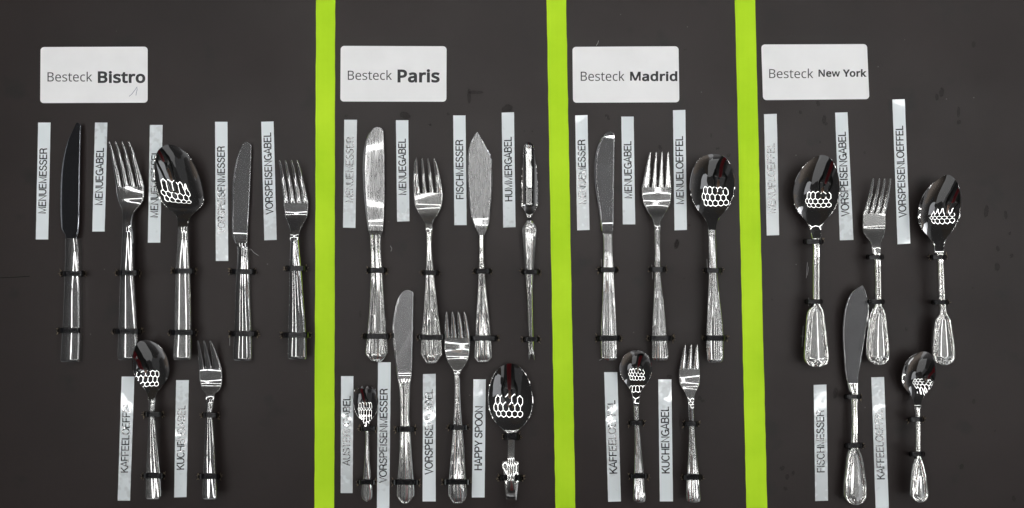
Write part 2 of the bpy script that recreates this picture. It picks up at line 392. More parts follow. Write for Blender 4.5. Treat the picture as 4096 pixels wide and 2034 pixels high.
# ---------------- lettering ----------------
def arc(cx, cy, rx, ry, a0, a1, n=10):
    return [(cx+rx*math.cos(R(a0+(a1-a0)*i/n)), cy+ry*math.sin(R(a0+(a1-a0)*i/n))) for i in range(n+1)]
CAPS = {   # advance, strokes; capital height 1
 'A': (.70, [[(.03, 0), (.35, 1), (.67, 0)], [(.15, .33), (.55, .33)]]),
 'B': (.70, [[(.09, 0), (.09, .95), (.36, .95)]+arc(.36, .74, .22, .21, 90, -90)+[(.09, .53)], [(.36, .53)]+arc(.38, .29, .24, .24, 90, -90)+[(.09, .05)]]),
 'C': (.74, [arc(.39, .5, .32, .46, 42, 318, 22)]),
 'E': (.66, [[(.61, .95), (.09, .95), (.09, .05), (.62, .05)], [(.09, .52), (.57, .52)]]),
 'F': (.60, [[(.58, .95), (.09, .95), (.09, 0)], [(.09, .5), (.52, .5)]]),
 'G': (.78, [arc(.40, .5, .33, .46, 45, 300, 20)+[(.70, .22), (.70, .46), (.42, .46)], [(.71, .3), (.71, 0)]]),
 'H': (.73, [[(.09, 0), (.09, 1)], [(.64, 0), (.64, 1)], [(.09, .53), (.64, .53)]]),
 'I': (.27, [[(.135, 0), (.135, 1)]]),
 'K': (.69, [[(.09, 0), (.09, 1)], [(.62, 1), (.09, .40)], [(.27, .60), (.65, 0)]]),
 'L': (.57, [[(.09, 1), (.09, .05), (.54, .05)]]),
 'M': (.86, [[(.09, 0), (.09, 1), (.43, .02), (.77, 1), (.77, 0)]]),
 'N': (.73, [[(.09, 0), (.09, 1), (.64, 0), (.64, 1)]]),
 'O': (.80, [arc(.40, .5, .34, .46, 90, 450, 28)]),
 'P': (.67, [[(.09, 0), (.09, .95), (.36, .95)]+arc(.36, .70, .24, .25, 90, -90)+[(.09, .45)]]),
 'R': (.72, [[(.09, 0), (.09, .95), (.38, .95)]+arc(.38, .72, .23, .23, 90, -90)+[(.09, .49)], [(.38, .49), (.52, .45), (.58, .34), (.60, .10), (.64, 0)]]),
 'S': (.68, [arc(.34, .74, .23, .22, 15, 180, 10)+arc(.37, .72, .26, .19, 190, 262, 5)+arc(.31, .28, .28, .24, 82, -90, 12)+arc(.34, .27, .28, .23, 265, 170, 8)]),
 'T': (.61, [[(.02, .95), (.59, .95)], [(.305, .95), (.305, 0)]]),
 'U': (.73, [[(.09, 1), (.09, .35)]+arc(.365, .33, .275, .29, 180, 360, 14)+[(.64, .35), (.64, 1)]]),
 'V': (.66, [[(.03, 1), (.33, 0), (.63, 1)]]),
 'Y': (.67, [[(.03, 1), (.335, .42), (.64, 1)], [(.335, .42), (.335, 0)]]),
 ' ': (.28, []),
}
def stroke_text(s, wdt=.145):
    """flat faces of a line of capitals: returns verts, faces, length"""
    V, F, x = [], [], 0
    for ch in s:
        adv, st = CAPS[ch]
        for pl in st:
            pl = [Vector((p[0]+x, p[1])) for p in pl]; b = len(V); closed = (pl[0]-pl[-1]).length < 1e-4
            for i, p in enumerate(pl):
                if closed and i in (0, len(pl)-1): d0 = (pl[-1]-pl[-2]).normalized(); d1 = (pl[1]-pl[0]).normalized()
                else:
                    d0 = (p-pl[i-1]).normalized() if i else (pl[1]-p).normalized()
                    d1 = (pl[i+1]-p).normalized() if i < len(pl)-1 else d0
                    if i == 0: d0 = d1
                n0 = Vector((-d0.y, d0.x)); n1 = Vector((-d1.y, d1.x)); nn = (n0+n1)
                nn = nn.normalized() if nn.length > .1 else n0
                k = min(1.9, 1/max(.35, nn.dot(n0)))*wdt/2
                V += [p+nn*k, p-nn*k]
            for i in range(len(pl)-1): F.append((b+2*i, b+2*i+1, b+2*i+3, b+2*i+2))
        x += adv+.015
    return V, F, x-.015
def name_label(txt, quad, y0, y1, bub, label, u0=.17, u1=.77):
    """quad and text span in display pixels of the photograph; the text reads upwards"""
    q = [(p[0]*D, p[1]*D) for p in quad]
    def battr(t): return float(np.interp(t, np.linspace(0, 1, len(bub)), bub))
    c = P(sum(p[0] for p in q)/4, sum(p[1] for p in q)/4, 0)
    root = empty('name_label', c); tag(root, label, 'label', 'white name strips glued beside the cutlery')
    quad_slab('strip', q, .00028, M_LABEL, root, nseg=30, attr=battr, wob=.00012)
    V, F, ln = stroke_text(txt)
    tl, tr, br, bl = [Vector(P(*p, .00028)) for p in q]
    ty0, ty1 = y0*D, y1*D                     # photograph rows of the top and bottom ends of the word
    Q0, Q3 = quad[0][1]*D, quad[3][1]*D
    out, A = [], []
    for v in V:
        s = v.x/ln; py = ty1+(ty0-ty1)*s; t = (py-Q0)/(Q3-Q0); u = u1+(u0-u1)*v.y
        p = tl.lerp(bl, t).lerp(tr.lerp(br, t), u); out.append((p.x, p.y, .00034+.000004*random.random())); A.append(battr(min(1, max(0, t))))
    mesh('lettering', out, F, M_INK, root, smooth=False, attr={'bub': A})
GL = json.loads(r'''{"r":{"B":[521,[241,573,307,569,361,558,404,541,434,515,453,478,459,431,457,409,453,389,446,371,437,354,424,340,409,328,392,317,372,309,350,304,350,300,373,295,395,288,415,279,433,267,448,253,461,236,470,215,476,191,478,163,475,130,467,100,454,74,436,52,413,33,385,19,354,8,318,2,279,0,78,0,78,573,256,329,300,331,334,339,357,352,372,371,381,394,384,423,380,451,369,474,351,490,324,502,289,509,245,511,150,511,150,329,150,269,150,61,265,61,311,64,346,74,371,91,388,112,398,138,401,168,399,188,395,205,388,221,377,235,362,247,344,256,321,263,293,267,260,269],[15,14,13,15,52,69,1,0,48,55,32,56,40,12,41,19,18,64,28,27,58,3,2,46,45,3,46,63,19,64,5,4,44,30,29,57,59,26,60,42,8,43,6,5,44,44,4,45,10,9,42,65,17,66,2,1,47,25,24,60,8,7,43,31,57,56,29,58,57,36,52,51,16,68,67,9,8,42,29,28,58,15,13,52,21,20,63,33,32,55,13,12,38,11,10,41,12,11,41,31,30,57,43,7,6,62,61,23,27,26,59,48,0,49,35,53,52,39,12,40,32,31,56,47,1,48,38,12,39,35,34,53,59,58,27,34,54,53,49,0,50,23,22,62,62,21,63,34,33,55,20,19,63,0,36,50,22,21,62,54,34,55,24,23,61,16,15,68,16,67,66,17,16,66,15,69,68,60,24,61,4,3,45,52,13,38,18,17,65,44,43,6,36,35,52,41,10,42,26,25,60,64,18,65,47,46,2,52,38,37,51,50,36,52,37,51]],"e":[452,[234,438,269,435,301,427,329,414,354,396,374,373,390,346,402,315,409,281,411,244,411,201,117,201,122,157,134,119,154,90,181,69,215,56,254,52,280,53,305,56,327,60,348,66,370,73,392,82,392,20,370,11,349,4,327,-1,304,-5,279,-7,251,-8,212,-5,176,3,143,17,114,36,90,61,70,91,56,126,47,167,44,212,47,257,55,297,68,333,86,364,108,390,134,411,164,426,198,435,233,380,202,377,175,366,154,348,137,323,125,293,119,257,338,257,336,281,333,302,326,322,318,338,306,353,292,364,276,373,256,378],[9,8,55,40,39,54,4,3,60,55,54,11,63,62,1,39,38,11,41,40,54,44,43,51,38,37,12,27,20,19,35,34,14,45,44,51,37,13,12,43,42,51,1,0,63,32,16,15,11,10,55,36,35,13,3,2,61,27,26,20,8,7,56,53,41,54,5,4,59,29,18,17,24,23,22,0,47,48,56,7,57,10,9,55,25,24,22,28,27,19,52,42,41,22,21,25,47,46,49,4,60,59,47,49,48,38,12,11,31,30,17,52,41,53,7,6,57,13,35,14,39,11,54,58,5,59,29,28,18,46,45,50,31,17,16,37,36,13,6,58,57,45,51,50,60,3,61,26,25,21,63,0,48,30,29,17,18,28,19,33,32,15,32,31,16,46,50,49,26,21,20,6,5,58,34,33,14,61,2,62,2,1,62,56,55,8,52,51,42,14,33,15]],"s":[384,[348,119,346,92,339,69,327,49,311,32,292,18,268,6,241,-2,210,-6,176,-8,148,-7,122,-5,99,-1,78,5,59,11,42,19,42,83,60,75,81,67,104,60,128,54,153,50,178,49,211,51,236,57,256,66,269,79,277,94,280,112,279,123,276,132,271,141,264,150,253,158,239,167,222,176,200,185,148,206,124,217,103,228,84,239,69,252,57,266,48,283,43,302,41,324,46,358,61,386,85,408,118,425,157,435,202,438,228,437,252,434,275,430,298,424,319,417,339,409,315,353,297,360,278,366,258,372,238,377,218,379,197,380,171,379,149,374,131,366,118,356,111,343,108,328,109,317,113,307,119,298,127,290,139,282,154,274,172,266,193,256,245,236,268,226,289,215,306,203,321,191,333,176,341,159,346,140],[48,68,67,49,67,66,5,4,25,17,16,15,79,78,36,14,13,18,2,1,27,66,65,50,12,11,20,85,84,30,84,83,31,45,44,71,59,58,56,83,82,32,81,80,34,42,41,73,7,6,24,22,8,23,70,45,71,51,65,64,47,46,69,40,39,74,78,77,37,59,55,60,41,40,73,10,9,21,56,55,59,44,43,71,55,54,60,34,33,81,75,38,76,1,0,28,72,71,43,3,27,26,4,3,26,46,70,69,83,32,31,64,63,51,51,50,65,6,5,25,0,86,29,11,10,21,73,40,74,6,25,24,24,23,7,68,47,69,76,37,77,18,13,19,11,21,20,15,14,18,19,12,20,9,8,22,53,52,62,61,53,62,57,56,58,60,54,61,63,62,52,36,35,79,13,12,19,8,7,23,86,30,29,21,9,22,28,0,29,54,53,61,35,34,80,39,38,75,82,33,32,38,37,76,74,39,75,37,36,78,30,84,31,80,79,35,4,26,25,82,81,33,48,47,68,50,49,66,1,28,27,43,42,72,49,48,67,3,2,27,72,42,73,18,17,15,86,85,30,46,45,70,52,51,63]],"t":[289,[212,50,222,50,233,51,245,53,255,54,264,56,272,59,272,5,263,1,253,-2,240,-4,226,-6,213,-8,200,-8,178,-7,157,-3,138,4,120,13,104,27,91,44,82,66,76,93,74,125,74,375,13,375,13,409,75,437,103,528,144,528,144,430,269,430,269,375,144,375,144,127,146,103,153,83,163,69,177,58,193,52],[24,31,29,13,12,0,2,9,3,22,21,34,32,23,33,10,9,2,23,31,24,0,11,1,32,31,23,31,30,29,7,6,5,19,18,35,8,7,4,37,14,38,29,27,26,2,1,10,15,14,37,29,28,27,26,24,29,17,16,36,35,18,36,21,20,34,20,19,35,26,25,24,11,10,1,9,8,3,14,13,38,38,13,0,36,16,37,12,11,0,16,15,37,7,5,4,23,22,33,34,20,35,18,17,36,8,4,3,34,33,22]],"c":[385,[241,-8,204,-5,170,2,139,15,112,34,88,58,69,87,55,123,47,165,44,213,47,262,56,305,71,342,90,372,114,396,142,415,174,428,208,435,245,438,267,437,288,435,309,431,328,426,344,421,358,415,337,356,323,361,308,365,292,370,275,373,259,375,244,376,217,374,193,368,172,358,155,343,141,325,131,303,123,277,119,247,117,213,119,181,123,152,131,126,141,104,155,86,172,71,191,61,214,55,240,53,262,54,283,56,302,60,319,65,336,71,351,78,351,15,336,8,320,3,304,-2,285,-5,264,-7],[56,54,53,38,10,39,23,22,26,17,16,32,19,18,30,13,12,36,0,61,49,30,18,31,8,42,41,11,38,37,40,9,41,3,2,47,26,25,24,28,20,29,28,27,21,14,13,35,57,56,53,4,46,45,18,17,31,27,26,22,31,17,32,8,7,42,15,14,34,16,15,33,12,11,37,10,9,39,21,20,28,11,10,38,33,15,34,6,5,44,48,0,49,59,58,52,35,34,14,58,57,52,1,48,47,56,55,54,32,16,33,36,35,13,57,53,52,5,45,44,9,8,41,4,3,46,20,19,29,59,52,51,60,51,50,3,47,46,6,44,43,36,12,37,22,21,27,61,60,50,5,4,45,24,23,26,29,19,30,49,61,50,43,42,7,39,9,40,7,6,43,2,1,47,1,0,48,60,59,51]],"k":[428,[138,282,135,221,138,221,178,272,189,285,326,430,409,430,235,246,421,0,336,0,187,200,138,158,138,0,68,0,68,609,138,609],[13,12,11,2,1,11,1,13,11,3,2,10,10,9,7,9,8,7,0,14,13,4,3,7,7,3,10,1,0,13,0,15,14,6,5,7,5,4,7,2,11,10]]},"b":{"B":[541,[47,604,242,604,311,600,370,588,420,568,459,534,483,487,490,432,488,405,483,380,474,357,462,336,446,318,427,302,406,289,381,280,381,280,381,325,381,325,406,317,430,306,452,292,472,274,488,251,500,225,507,195,509,163,506,124,496,89,480,57,458,30,430,7,398,-10,361,-22,322,-29,280,-31,47,-31,181,360,255,360,295,362,322,368,337,377,345,387,351,402,353,422,350,442,344,455,334,464,315,472,285,478,244,480,181,480,259,238,181,238,181,92,264,92,306,95,333,103,350,114,360,128,367,146,370,169,369,183,366,195,361,205,355,213,345,221,332,227,314,233,290,236],[7,45,44,21,20,13,66,65,13,35,34,56,5,4,46,20,19,13,22,21,64,3,2,48,48,2,49,0,36,51,56,33,57,40,13,41,26,62,61,54,35,55,28,60,59,52,69,38,66,13,67,1,50,49,67,13,40,11,43,42,24,23,63,14,13,19,45,7,6,12,11,42,19,18,14,36,54,53,58,28,59,11,10,43,29,28,58,10,9,43,26,61,60,69,39,38,68,67,40,4,3,47,55,35,56,9,8,44,36,35,54,1,0,51,32,31,58,53,52,38,37,51,36,6,5,46,30,29,58,32,58,57,65,64,13,68,39,69,9,44,43,53,38,37,13,12,42,63,22,64,13,42,41,31,30,58,33,32,57,64,21,13,63,26,25,8,7,44,34,33,56,15,18,17,27,26,60,15,14,18,17,16,15,28,27,60,23,22,63,25,24,63,6,46,45,2,1,49,47,46,4,50,1,51,40,39,68,36,53,37,3,48,47,26,63,62]],"i":[227,[53,603,69,614,86,620,104,622,122,620,139,614,154,603,167,587,174,567,176,546,174,525,167,506,154,490,139,479,122,472,104,470,86,472,68,479,53,490,40,506,33,526,31,546,33,567,40,587,37,461,170,461,170,-31,37,-31],[26,25,24,13,12,10,8,7,6,26,24,27,3,2,22,2,1,22,5,4,8,22,21,3,17,20,18,16,15,20,1,0,22,4,3,8,13,10,15,20,19,18,8,3,21,12,11,10,10,9,21,9,8,21,5,8,6,17,16,20,21,20,10,15,10,20,15,14,13,0,23,22]],"s":[404,[359,193,370,171,377,146,379,119,376,87,367,57,352,30,332,8,307,-9,279,-23,247,-32,213,-37,177,-39,146,-38,118,-36,92,-31,69,-25,48,-17,11,-1,11,132,72,104,91,96,112,90,134,84,156,81,178,80,206,82,226,86,238,92,244,98,247,104,249,113,248,117,247,120,245,123,242,127,235,133,224,140,209,148,188,157,135,178,110,189,87,201,66,214,47,230,31,249,19,271,12,296,10,325,16,367,36,405,68,434,107,454,152,465,201,469,230,468,257,465,282,461,306,454,330,446,380,426,332,313,286,331,268,337,250,342,233,346,215,348,198,349,175,348,158,344,148,339,142,335,140,332,140,327,140,324,141,321,143,318,147,314,155,308,167,302,184,294,205,285,257,265,282,253,304,242,325,228,344,212],[39,38,82,70,51,71,24,23,14,34,86,35,36,83,37,58,57,63,56,55,65,42,41,78,40,39,81,83,82,38,80,79,40,79,78,41,35,84,36,45,76,75,74,73,48,32,31,3,10,9,27,20,19,18,53,52,69,54,53,68,51,50,71,46,75,74,66,54,67,86,85,35,84,83,36,33,0,34,2,1,33,5,4,30,29,6,30,28,9,8,18,17,20,12,11,25,25,24,12,41,40,79,52,51,70,82,81,39,67,54,68,26,25,11,52,70,69,15,14,23,75,46,45,4,3,31,7,6,29,57,56,64,74,47,46,59,58,62,72,71,50,81,80,40,55,54,66,11,10,26,61,60,59,63,57,64,56,65,64,0,86,34,85,84,35,8,7,28,16,15,22,16,22,21,9,28,27,37,83,38,62,61,59,45,44,76,77,42,78,33,32,2,1,0,33,43,42,77,73,72,49,68,53,69,44,43,76,63,62,58,4,31,30,3,2,32,50,49,72,13,12,24,26,10,27,49,48,73,48,47,74,28,7,29,14,13,24,22,15,23,76,43,77,55,66,65,6,5,30,17,16,21,21,20,17]],"t":[309,[186,90,192,85,201,82,213,81,221,81,230,82,240,83,249,85,257,87,303,99,303,-16,274,-28,260,-32,245,-35,230,-37,215,-39,199,-39,174,-38,149,-33,125,-25,102,-12,81,6,65,28,52,56,45,89,43,124,43,344,-18,344,-18,429,49,459,80,559,175,559,175,461,300,461,300,344,175,344,175,128,177,109,181,97],[25,37,36,19,1,0,32,31,30,18,17,1,23,38,37,32,29,27,26,34,27,27,34,32,35,34,26,15,14,3,11,10,8,14,13,4,3,14,4,34,33,32,23,22,38,22,21,38,5,12,6,16,15,3,11,7,6,21,20,0,35,26,36,19,18,1,17,2,1,10,9,8,17,16,2,2,16,3,12,11,6,7,11,8,32,30,29,29,28,27,20,19,0,24,23,37,13,5,4,25,24,37,26,25,36,13,12,5,0,38,21]],"r":[351,[201,454,222,463,245,467,268,469,278,469,287,468,297,468,308,466,317,465,354,458,337,331,297,339,291,340,284,341,277,342,270,343,265,343,252,342,241,339,230,335,219,329,209,322,199,313,191,303,184,291,178,278,173,263,171,247,170,229,170,-31,37,-31,37,461,154,461,162,382,120,382,121,384,134,401,148,417,164,431,182,444],[1,0,17,35,34,33,13,5,14,2,1,17,20,19,33,33,32,31,11,10,9,33,22,21,12,11,8,31,28,27,39,38,33,31,30,28,5,4,14,9,8,11,36,35,33,33,31,26,7,6,13,19,18,33,15,3,16,14,4,15,38,37,33,7,13,12,33,24,23,0,39,33,3,15,4,8,7,12,3,2,16,6,5,13,37,36,33,33,23,22,30,29,28,33,26,25,33,21,20,31,27,26,0,33,18,17,0,18,16,2,17,33,25,24]],"o":[505,[444,350,460,310,470,265,473,216,471,178,466,143,457,111,445,81,430,54,411,30,389,9,364,-9,336,-22,306,-32,275,-37,241,-39,210,-37,180,-31,151,-22,124,-8,99,9,77,30,58,54,42,81,30,110,20,143,15,178,13,216,16,265,25,310,40,350,62,385,89,415,121,439,159,456,200,466,244,469,286,466,326,456,363,439,395,415,422,386,172,317,160,292,151,258,148,215,149,187,153,161,160,139,168,121,178,107,190,96,204,88,221,83,243,82,265,83,282,88,296,96,308,107,318,121,326,139,333,161,337,187,338,216,336,245,333,271,326,292,318,309,308,323,296,333,282,341,264,346,243,347,211,343,189,333],[13,12,56,24,23,48,34,33,74,0,41,67,11,10,57,32,31,42,12,11,57,58,9,59,14,55,54,14,13,55,27,26,45,32,42,74,12,57,56,2,65,64,30,29,43,26,25,46,68,40,69,23,22,49,1,0,66,24,47,25,70,37,71,45,26,46,37,36,71,40,39,69,28,27,45,15,14,54,6,5,61,29,28,44,10,58,57,61,5,62,35,34,73,36,35,72,43,42,31,20,19,51,16,15,54,49,48,23,55,13,56,38,37,70,71,36,72,72,35,73,51,18,52,34,74,73,19,18,51,21,20,50,17,16,53,24,48,47,39,70,69,25,47,46,6,61,60,5,4,62,16,54,53,31,30,43,7,6,60,18,17,52,29,44,43,33,32,74,59,7,60,4,3,63,4,63,62,3,2,64,8,7,59,10,9,58,9,8,59,17,53,52,28,45,44,2,1,65,22,21,49,41,68,67,50,49,21,63,3,64,41,40,68,50,20,51,66,65,1,39,38,70,0,67,66]],"P":[505,[47,604,230,604,303,598,364,582,413,552,448,511,469,461,475,405,474,377,469,351,462,326,451,301,435,277,416,256,393,237,365,221,334,208,298,199,259,194,216,192,181,192,181,-31,47,-31,315,459,295,470,264,477,222,480,181,480,181,316,207,316,239,317,266,320,288,326,305,333,318,341,326,351,333,364,337,380,339,400,335,427,328,445],[24,2,25,4,3,23,13,12,35,38,7,39,19,18,30,27,26,1,20,19,29,22,21,20,3,2,24,1,0,27,30,29,19,10,9,37,6,5,39,9,8,37,16,33,32,31,17,32,36,10,37,28,22,20,37,8,38,25,1,26,14,13,34,16,15,33,3,24,23,11,10,36,28,0,22,5,4,40,2,1,25,39,5,40,12,11,35,28,27,0,18,17,31,17,16,32,11,36,35,15,14,33,29,28,20,4,23,40,7,6,39,30,18,31,8,7,38,35,34,13,34,33,14]],"a":[470,[143,456,171,463,201,467,232,468,285,464,331,450,369,426,396,390,411,345,416,294,416,-31,309,-31,295,30,331,30,327,25,313,11,298,-2,281,-14,262,-24,242,-31,221,-35,198,-38,172,-39,144,-37,116,-32,90,-23,66,-9,45,9,28,31,15,58,8,87,6,121,13,168,34,211,69,244,116,268,174,282,241,288,285,289,285,283,283,311,278,328,271,336,262,343,247,347,226,349,208,348,190,345,172,340,154,334,136,327,89,306,45,415,92,438,116,448,284,178,254,177,209,173,177,165,159,156,149,147,143,135,141,118,143,105,146,96,152,90,160,85,173,81,188,80,216,83,240,90,258,103,272,119,281,141,284,173],[46,1,47,53,50,49,16,11,12,56,55,37,33,60,34,8,7,41,73,72,13,36,35,58,15,11,14,71,70,13,0,54,48,55,74,9,52,51,50,40,39,37,69,68,20,3,2,45,29,67,66,70,69,13,11,10,14,21,20,68,7,6,41,3,45,44,58,35,59,22,21,68,6,5,42,24,23,68,12,13,69,26,25,68,5,4,43,72,71,13,30,29,63,29,66,65,31,30,62,55,40,37,28,27,68,8,41,40,57,56,37,35,34,59,54,53,49,55,9,40,27,26,68,15,16,11,39,38,37,1,0,47,13,14,10,2,46,45,58,57,36,23,22,68,17,16,12,60,33,61,48,54,49,46,2,1,6,42,41,18,12,69,25,24,68,29,28,68,20,19,69,43,4,44,9,8,40,19,18,69,4,3,44,33,32,61,29,65,64,47,0,48,29,64,63,74,73,13,29,68,67,59,34,60,31,62,32,74,13,9,10,9,13,18,17,12,53,52,50,5,43,42,37,36,57,63,62,30,62,61,32]],"M":[730,[60,0,60,604,165,604,165,0,560,0,560,604,665,604,665,0,60,604,205,604,415,0,310,0,665,604,520,604,310,0,415,0],[0,1,2,0,2,3,4,5,6,4,6,7,8,9,10,8,10,11,12,13,14,12,14,15]],"d":[513,[289,-29,268,-34,245,-38,219,-39,162,-32,111,-10,68,27,37,78,19,141,13,214,19,287,37,350,69,402,112,439,163,462,220,469,246,468,269,465,290,459,309,451,326,442,342,431,356,419,368,406,369,405,326,405,328,380,324,416,324,428,323,437,323,640,456,640,456,-31,342,-31,332,27,370,27,369,26,356,12,342,0,327,-11,309,-21,171,111,187,95,206,85,232,82,265,85,288,94,303,107,314,128,321,159,324,202,324,212,322,258,314,294,303,319,288,334,265,344,231,348,206,344,187,334,172,317,159,290,151,255,148,213,151,170,159,136],[57,18,56,0,45,1,28,52,53,4,3,44,19,20,28,28,21,27,13,18,16,21,22,27,65,8,64,9,62,63,15,14,13,11,12,60,10,11,61,28,31,52,60,61,11,32,51,52,32,36,35,6,5,44,7,8,65,35,48,49,23,24,25,28,55,56,39,33,34,22,23,25,18,28,56,32,35,49,35,47,48,59,60,12,49,50,32,33,38,37,64,9,63,62,10,61,34,45,0,34,35,45,44,7,6,2,1,44,45,44,1,42,43,7,59,13,58,25,26,27,28,29,31,18,19,28,28,53,54,12,13,59,35,45,46,3,2,44,28,54,55,29,30,31,65,41,7,33,39,38,22,25,27,32,37,36,51,32,50,16,15,13,20,21,28,5,4,44,13,18,58,8,9,64,31,32,52,32,33,37,41,42,7,58,18,57,40,39,34,43,44,7,0,40,34,35,46,47,18,17,16,9,10,62]],"N":[629,[556,597,556,-24,434,-24,128,452,164,452,163,464,164,449,165,433,167,379,168,340,168,-24,54,-24,54,597,174,597,480,123,444,123,445,107,442,172,440,231,440,597],[18,17,14,0,19,18,9,8,3,5,13,3,13,12,3,3,6,5,8,2,3,11,9,3,6,4,3,2,1,16,8,2,16,17,14,13,7,17,4,16,17,8,12,11,3,17,7,8,1,14,16,10,9,11,5,4,17,14,15,16,0,18,14,14,1,0,6,7,4,17,13,5]],"e":[472,[118,437,153,455,192,465,234,469,274,466,312,456,345,440,375,419,399,392,418,360,432,324,440,285,442,245,442,170,152,170,152,163,162,133,177,112,197,96,222,87,255,83,278,84,300,86,320,90,339,95,359,102,423,128,423,-1,381,-18,357,-26,334,-32,308,-36,281,-38,250,-39,207,-36,166,-27,128,-11,94,12,66,41,43,77,26,117,16,162,13,212,16,260,25,305,40,346,60,382,86,412,275,339,264,344,251,348,234,349,210,346,192,339,177,326,164,309,155,285,156,288,305,288,306,277,302,295,298,310,291,322,284,331],[43,42,14,30,23,22,41,40,15,21,31,22,40,16,15,9,61,60,60,59,57,20,32,21,6,48,63,54,53,45,50,49,4,7,6,63,62,7,63,23,29,24,57,56,55,42,41,14,16,40,39,28,25,24,34,20,19,35,34,19,32,31,21,45,57,55,29,28,24,49,48,5,13,12,60,45,55,54,36,35,18,47,46,52,12,11,60,2,1,52,57,43,14,30,29,23,51,2,52,0,47,52,57,44,43,36,18,17,14,13,60,14,60,57,33,32,20,39,38,16,4,3,50,5,4,49,38,37,17,6,5,48,18,35,19,45,44,57,59,58,57,17,16,38,27,26,25,3,2,51,10,9,60,3,51,50,28,27,25,34,33,20,9,8,61,11,10,60,8,7,62,53,52,45,1,0,52,61,8,62,46,45,52,31,30,22,41,15,14,37,36,17]],"w":[650,[406,-17,316,282,313,293,301,339,300,347,301,339,328,339,329,347,324,322,317,293,308,259,220,-17,113,-17,-15,449,96,449,171,159,181,113,184,99,186,86,185,91,158,91,157,84,170,142,175,164,181,185,264,449,368,449,457,154,465,126,468,113,471,100,473,87,473,92,445,92,444,86,446,98,449,112,455,141,535,449,645,449,516,-17],[18,17,12,4,3,5,38,37,39,36,35,40,11,10,18,32,31,5,17,16,12,33,1,34,2,1,32,35,34,40,29,28,5,1,33,32,25,24,6,3,32,5,9,8,18,27,26,6,23,22,19,31,30,29,8,7,18,13,12,15,3,2,32,37,36,40,39,37,40,24,23,19,15,14,13,24,19,6,31,29,5,1,0,34,26,25,6,28,27,5,22,20,19,16,15,12,19,18,6,27,6,5,0,40,34,22,21,20,10,9,18,12,11,18,18,7,6]],"Y":[474,[97,604,227,357,357,604,506,604,294,214,294,-31,160,-31,160,211,-52,604],[7,6,5,3,2,1,1,8,7,1,7,4,4,3,1,7,5,4,1,0,8]],"k":[448,[169,640,169,281,168,269,166,230,167,252,123,252,117,245,155,292,166,306,313,461,481,461,276,244,483,-31,320,-31,182,155,169,144,169,-31,37,-31,37,640],[15,16,17,9,10,11,11,12,13,18,0,1,11,13,14,14,15,6,6,15,17,6,7,14,6,18,5,8,9,11,2,4,5,1,2,5,1,5,18,7,8,11,17,18,6,2,3,4,14,7,11]]}}''')
def font_text(s, key):
    V, F, x = [], [], 0
    for ch in s:
        if ch == ' ': x += 260; continue
        adv, vs, fs = GL[key][ch]; b = len(V)
        V += [(vs[i]+x, vs[i+1]) for i in range(0, len(vs), 2)]
        F += [tuple(b+k for k in fs[i:i+3]) for i in range(0, len(fs), 3)]; x += adv
    return V, F
def place_text(V, F, x0, x1, ytop, ybase, capv, z, mat, root):
    """fit a line to display-pixel bounds"""
    a = min(v[0] for v in V); b = max(v[0] for v in V)
    out = [P(D*(x0+(v[0]-a)/(b-a)*(x1-x0)), D*(ybase-(v[1]/capv)*(ybase-ytop)), z) for v in V]
    mesh('lettering', out, F, mat, root, smooth=False)
def name_card(quad, words, label):
    q = [Vector((p[0]*D, p[1]*D)) for p in quad]; rr = 9*D; pts = []
    for i, p in enumerate(q):
        a = (q[i-1]-p).normalized(); b = (q[(i+1) % 4]-p).normalized()
        for k in range(7):
            t = k/6*math.pi/2; pts.append(p+a*rr*(1-math.sin(t))+b*rr*(1-math.cos(t)))
    n = len(pts); c = P(sum(p.x for p in q)/4, sum(p.y for p in q)/4)
    root = empty('name_card', c); tag(root, label, 'card', 'white name cards above the cutlery')
    V = [P(p.x, p.y, .0006) for p in pts]+[P(p.x, p.y, .00005) for p in pts]
    F = [tuple(range(n))]+[(i, (i+1) % n, n+(i+1) % n, n+i) for i in range(n)]+[tuple(range(2*n-1, n-1, -1))]
    mesh('paper', V, F, M_CARD, root, smooth=False)
    for (t, key, x0, x1, yt, yb) in words:
        V, F = font_text(t, key); place_text(V, F, x0, x1, yt, yb, CAPV[key], .00066, M_TEXT, root)
    return root
CAPV = {k: max(GL[k]['B'][1][1::2]) for k in GL}
cb = name_card([(102, 119), (371.5, 118), (371.5, 259), (101, 260)], [('Besteck', 'r', 119.5, 232, 182.5, 205.5), ('Bistro', 'b', 246, 365.5, 180, 208)],
          'white card reading Besteck Bistro with a handwritten 1 in its lower right corner')
pl = [(325, 243), (331, 238), (338, 229), (345, 219), (345, 226), (343, 234), (342, 241)]
V = []; F = []
for i, p in enumerate(pl):
    a = Vector(pl[max(0, i-1)]); b = Vector(pl[min(len(pl)-1, i+1)]); d = (b-a).normalized(); nrm = Vector((-d.y, d.x))*.55
    V += [P(D*(p[0]+nrm.x), D*(p[1]+nrm.y), .00066), P(D*(p[0]-nrm.x), D*(p[1]-nrm.y), .00066)]
    if i: F.append((2*i-2, 2*i-1, 2*i+1, 2*i))
mesh('handwritten_mark', V, F, M_PEN, cb, smooth=False)
name_card([(857, 116), (1123.5, 117), (1123, 256.5), (856, 256)], [('Besteck', 'r', 875, 986, 178.5, 201.5), ('Paris', 'b', 1000, 1106, 175.5, 206.5)],
          'white card reading Besteck Paris')
name_card([(1440, 118.5), (1707, 117), (1709, 258), (1441.5, 259)], [('Besteck', 'r', 1461, 1571, 181, 204), ('Madrid', 'b', 1585, 1704, 181, 203.5)],
          'white card reading Besteck Madrid')
name_card([(1915, 112.5), (2181, 111.5), (2187, 250), (1919.5, 252.5)], [('Besteck', 'r', 1935, 2046, 174.5, 197), ('New York', 'b', 2059, 2180, 175.5, 193)],
          'white card reading Besteck New York')
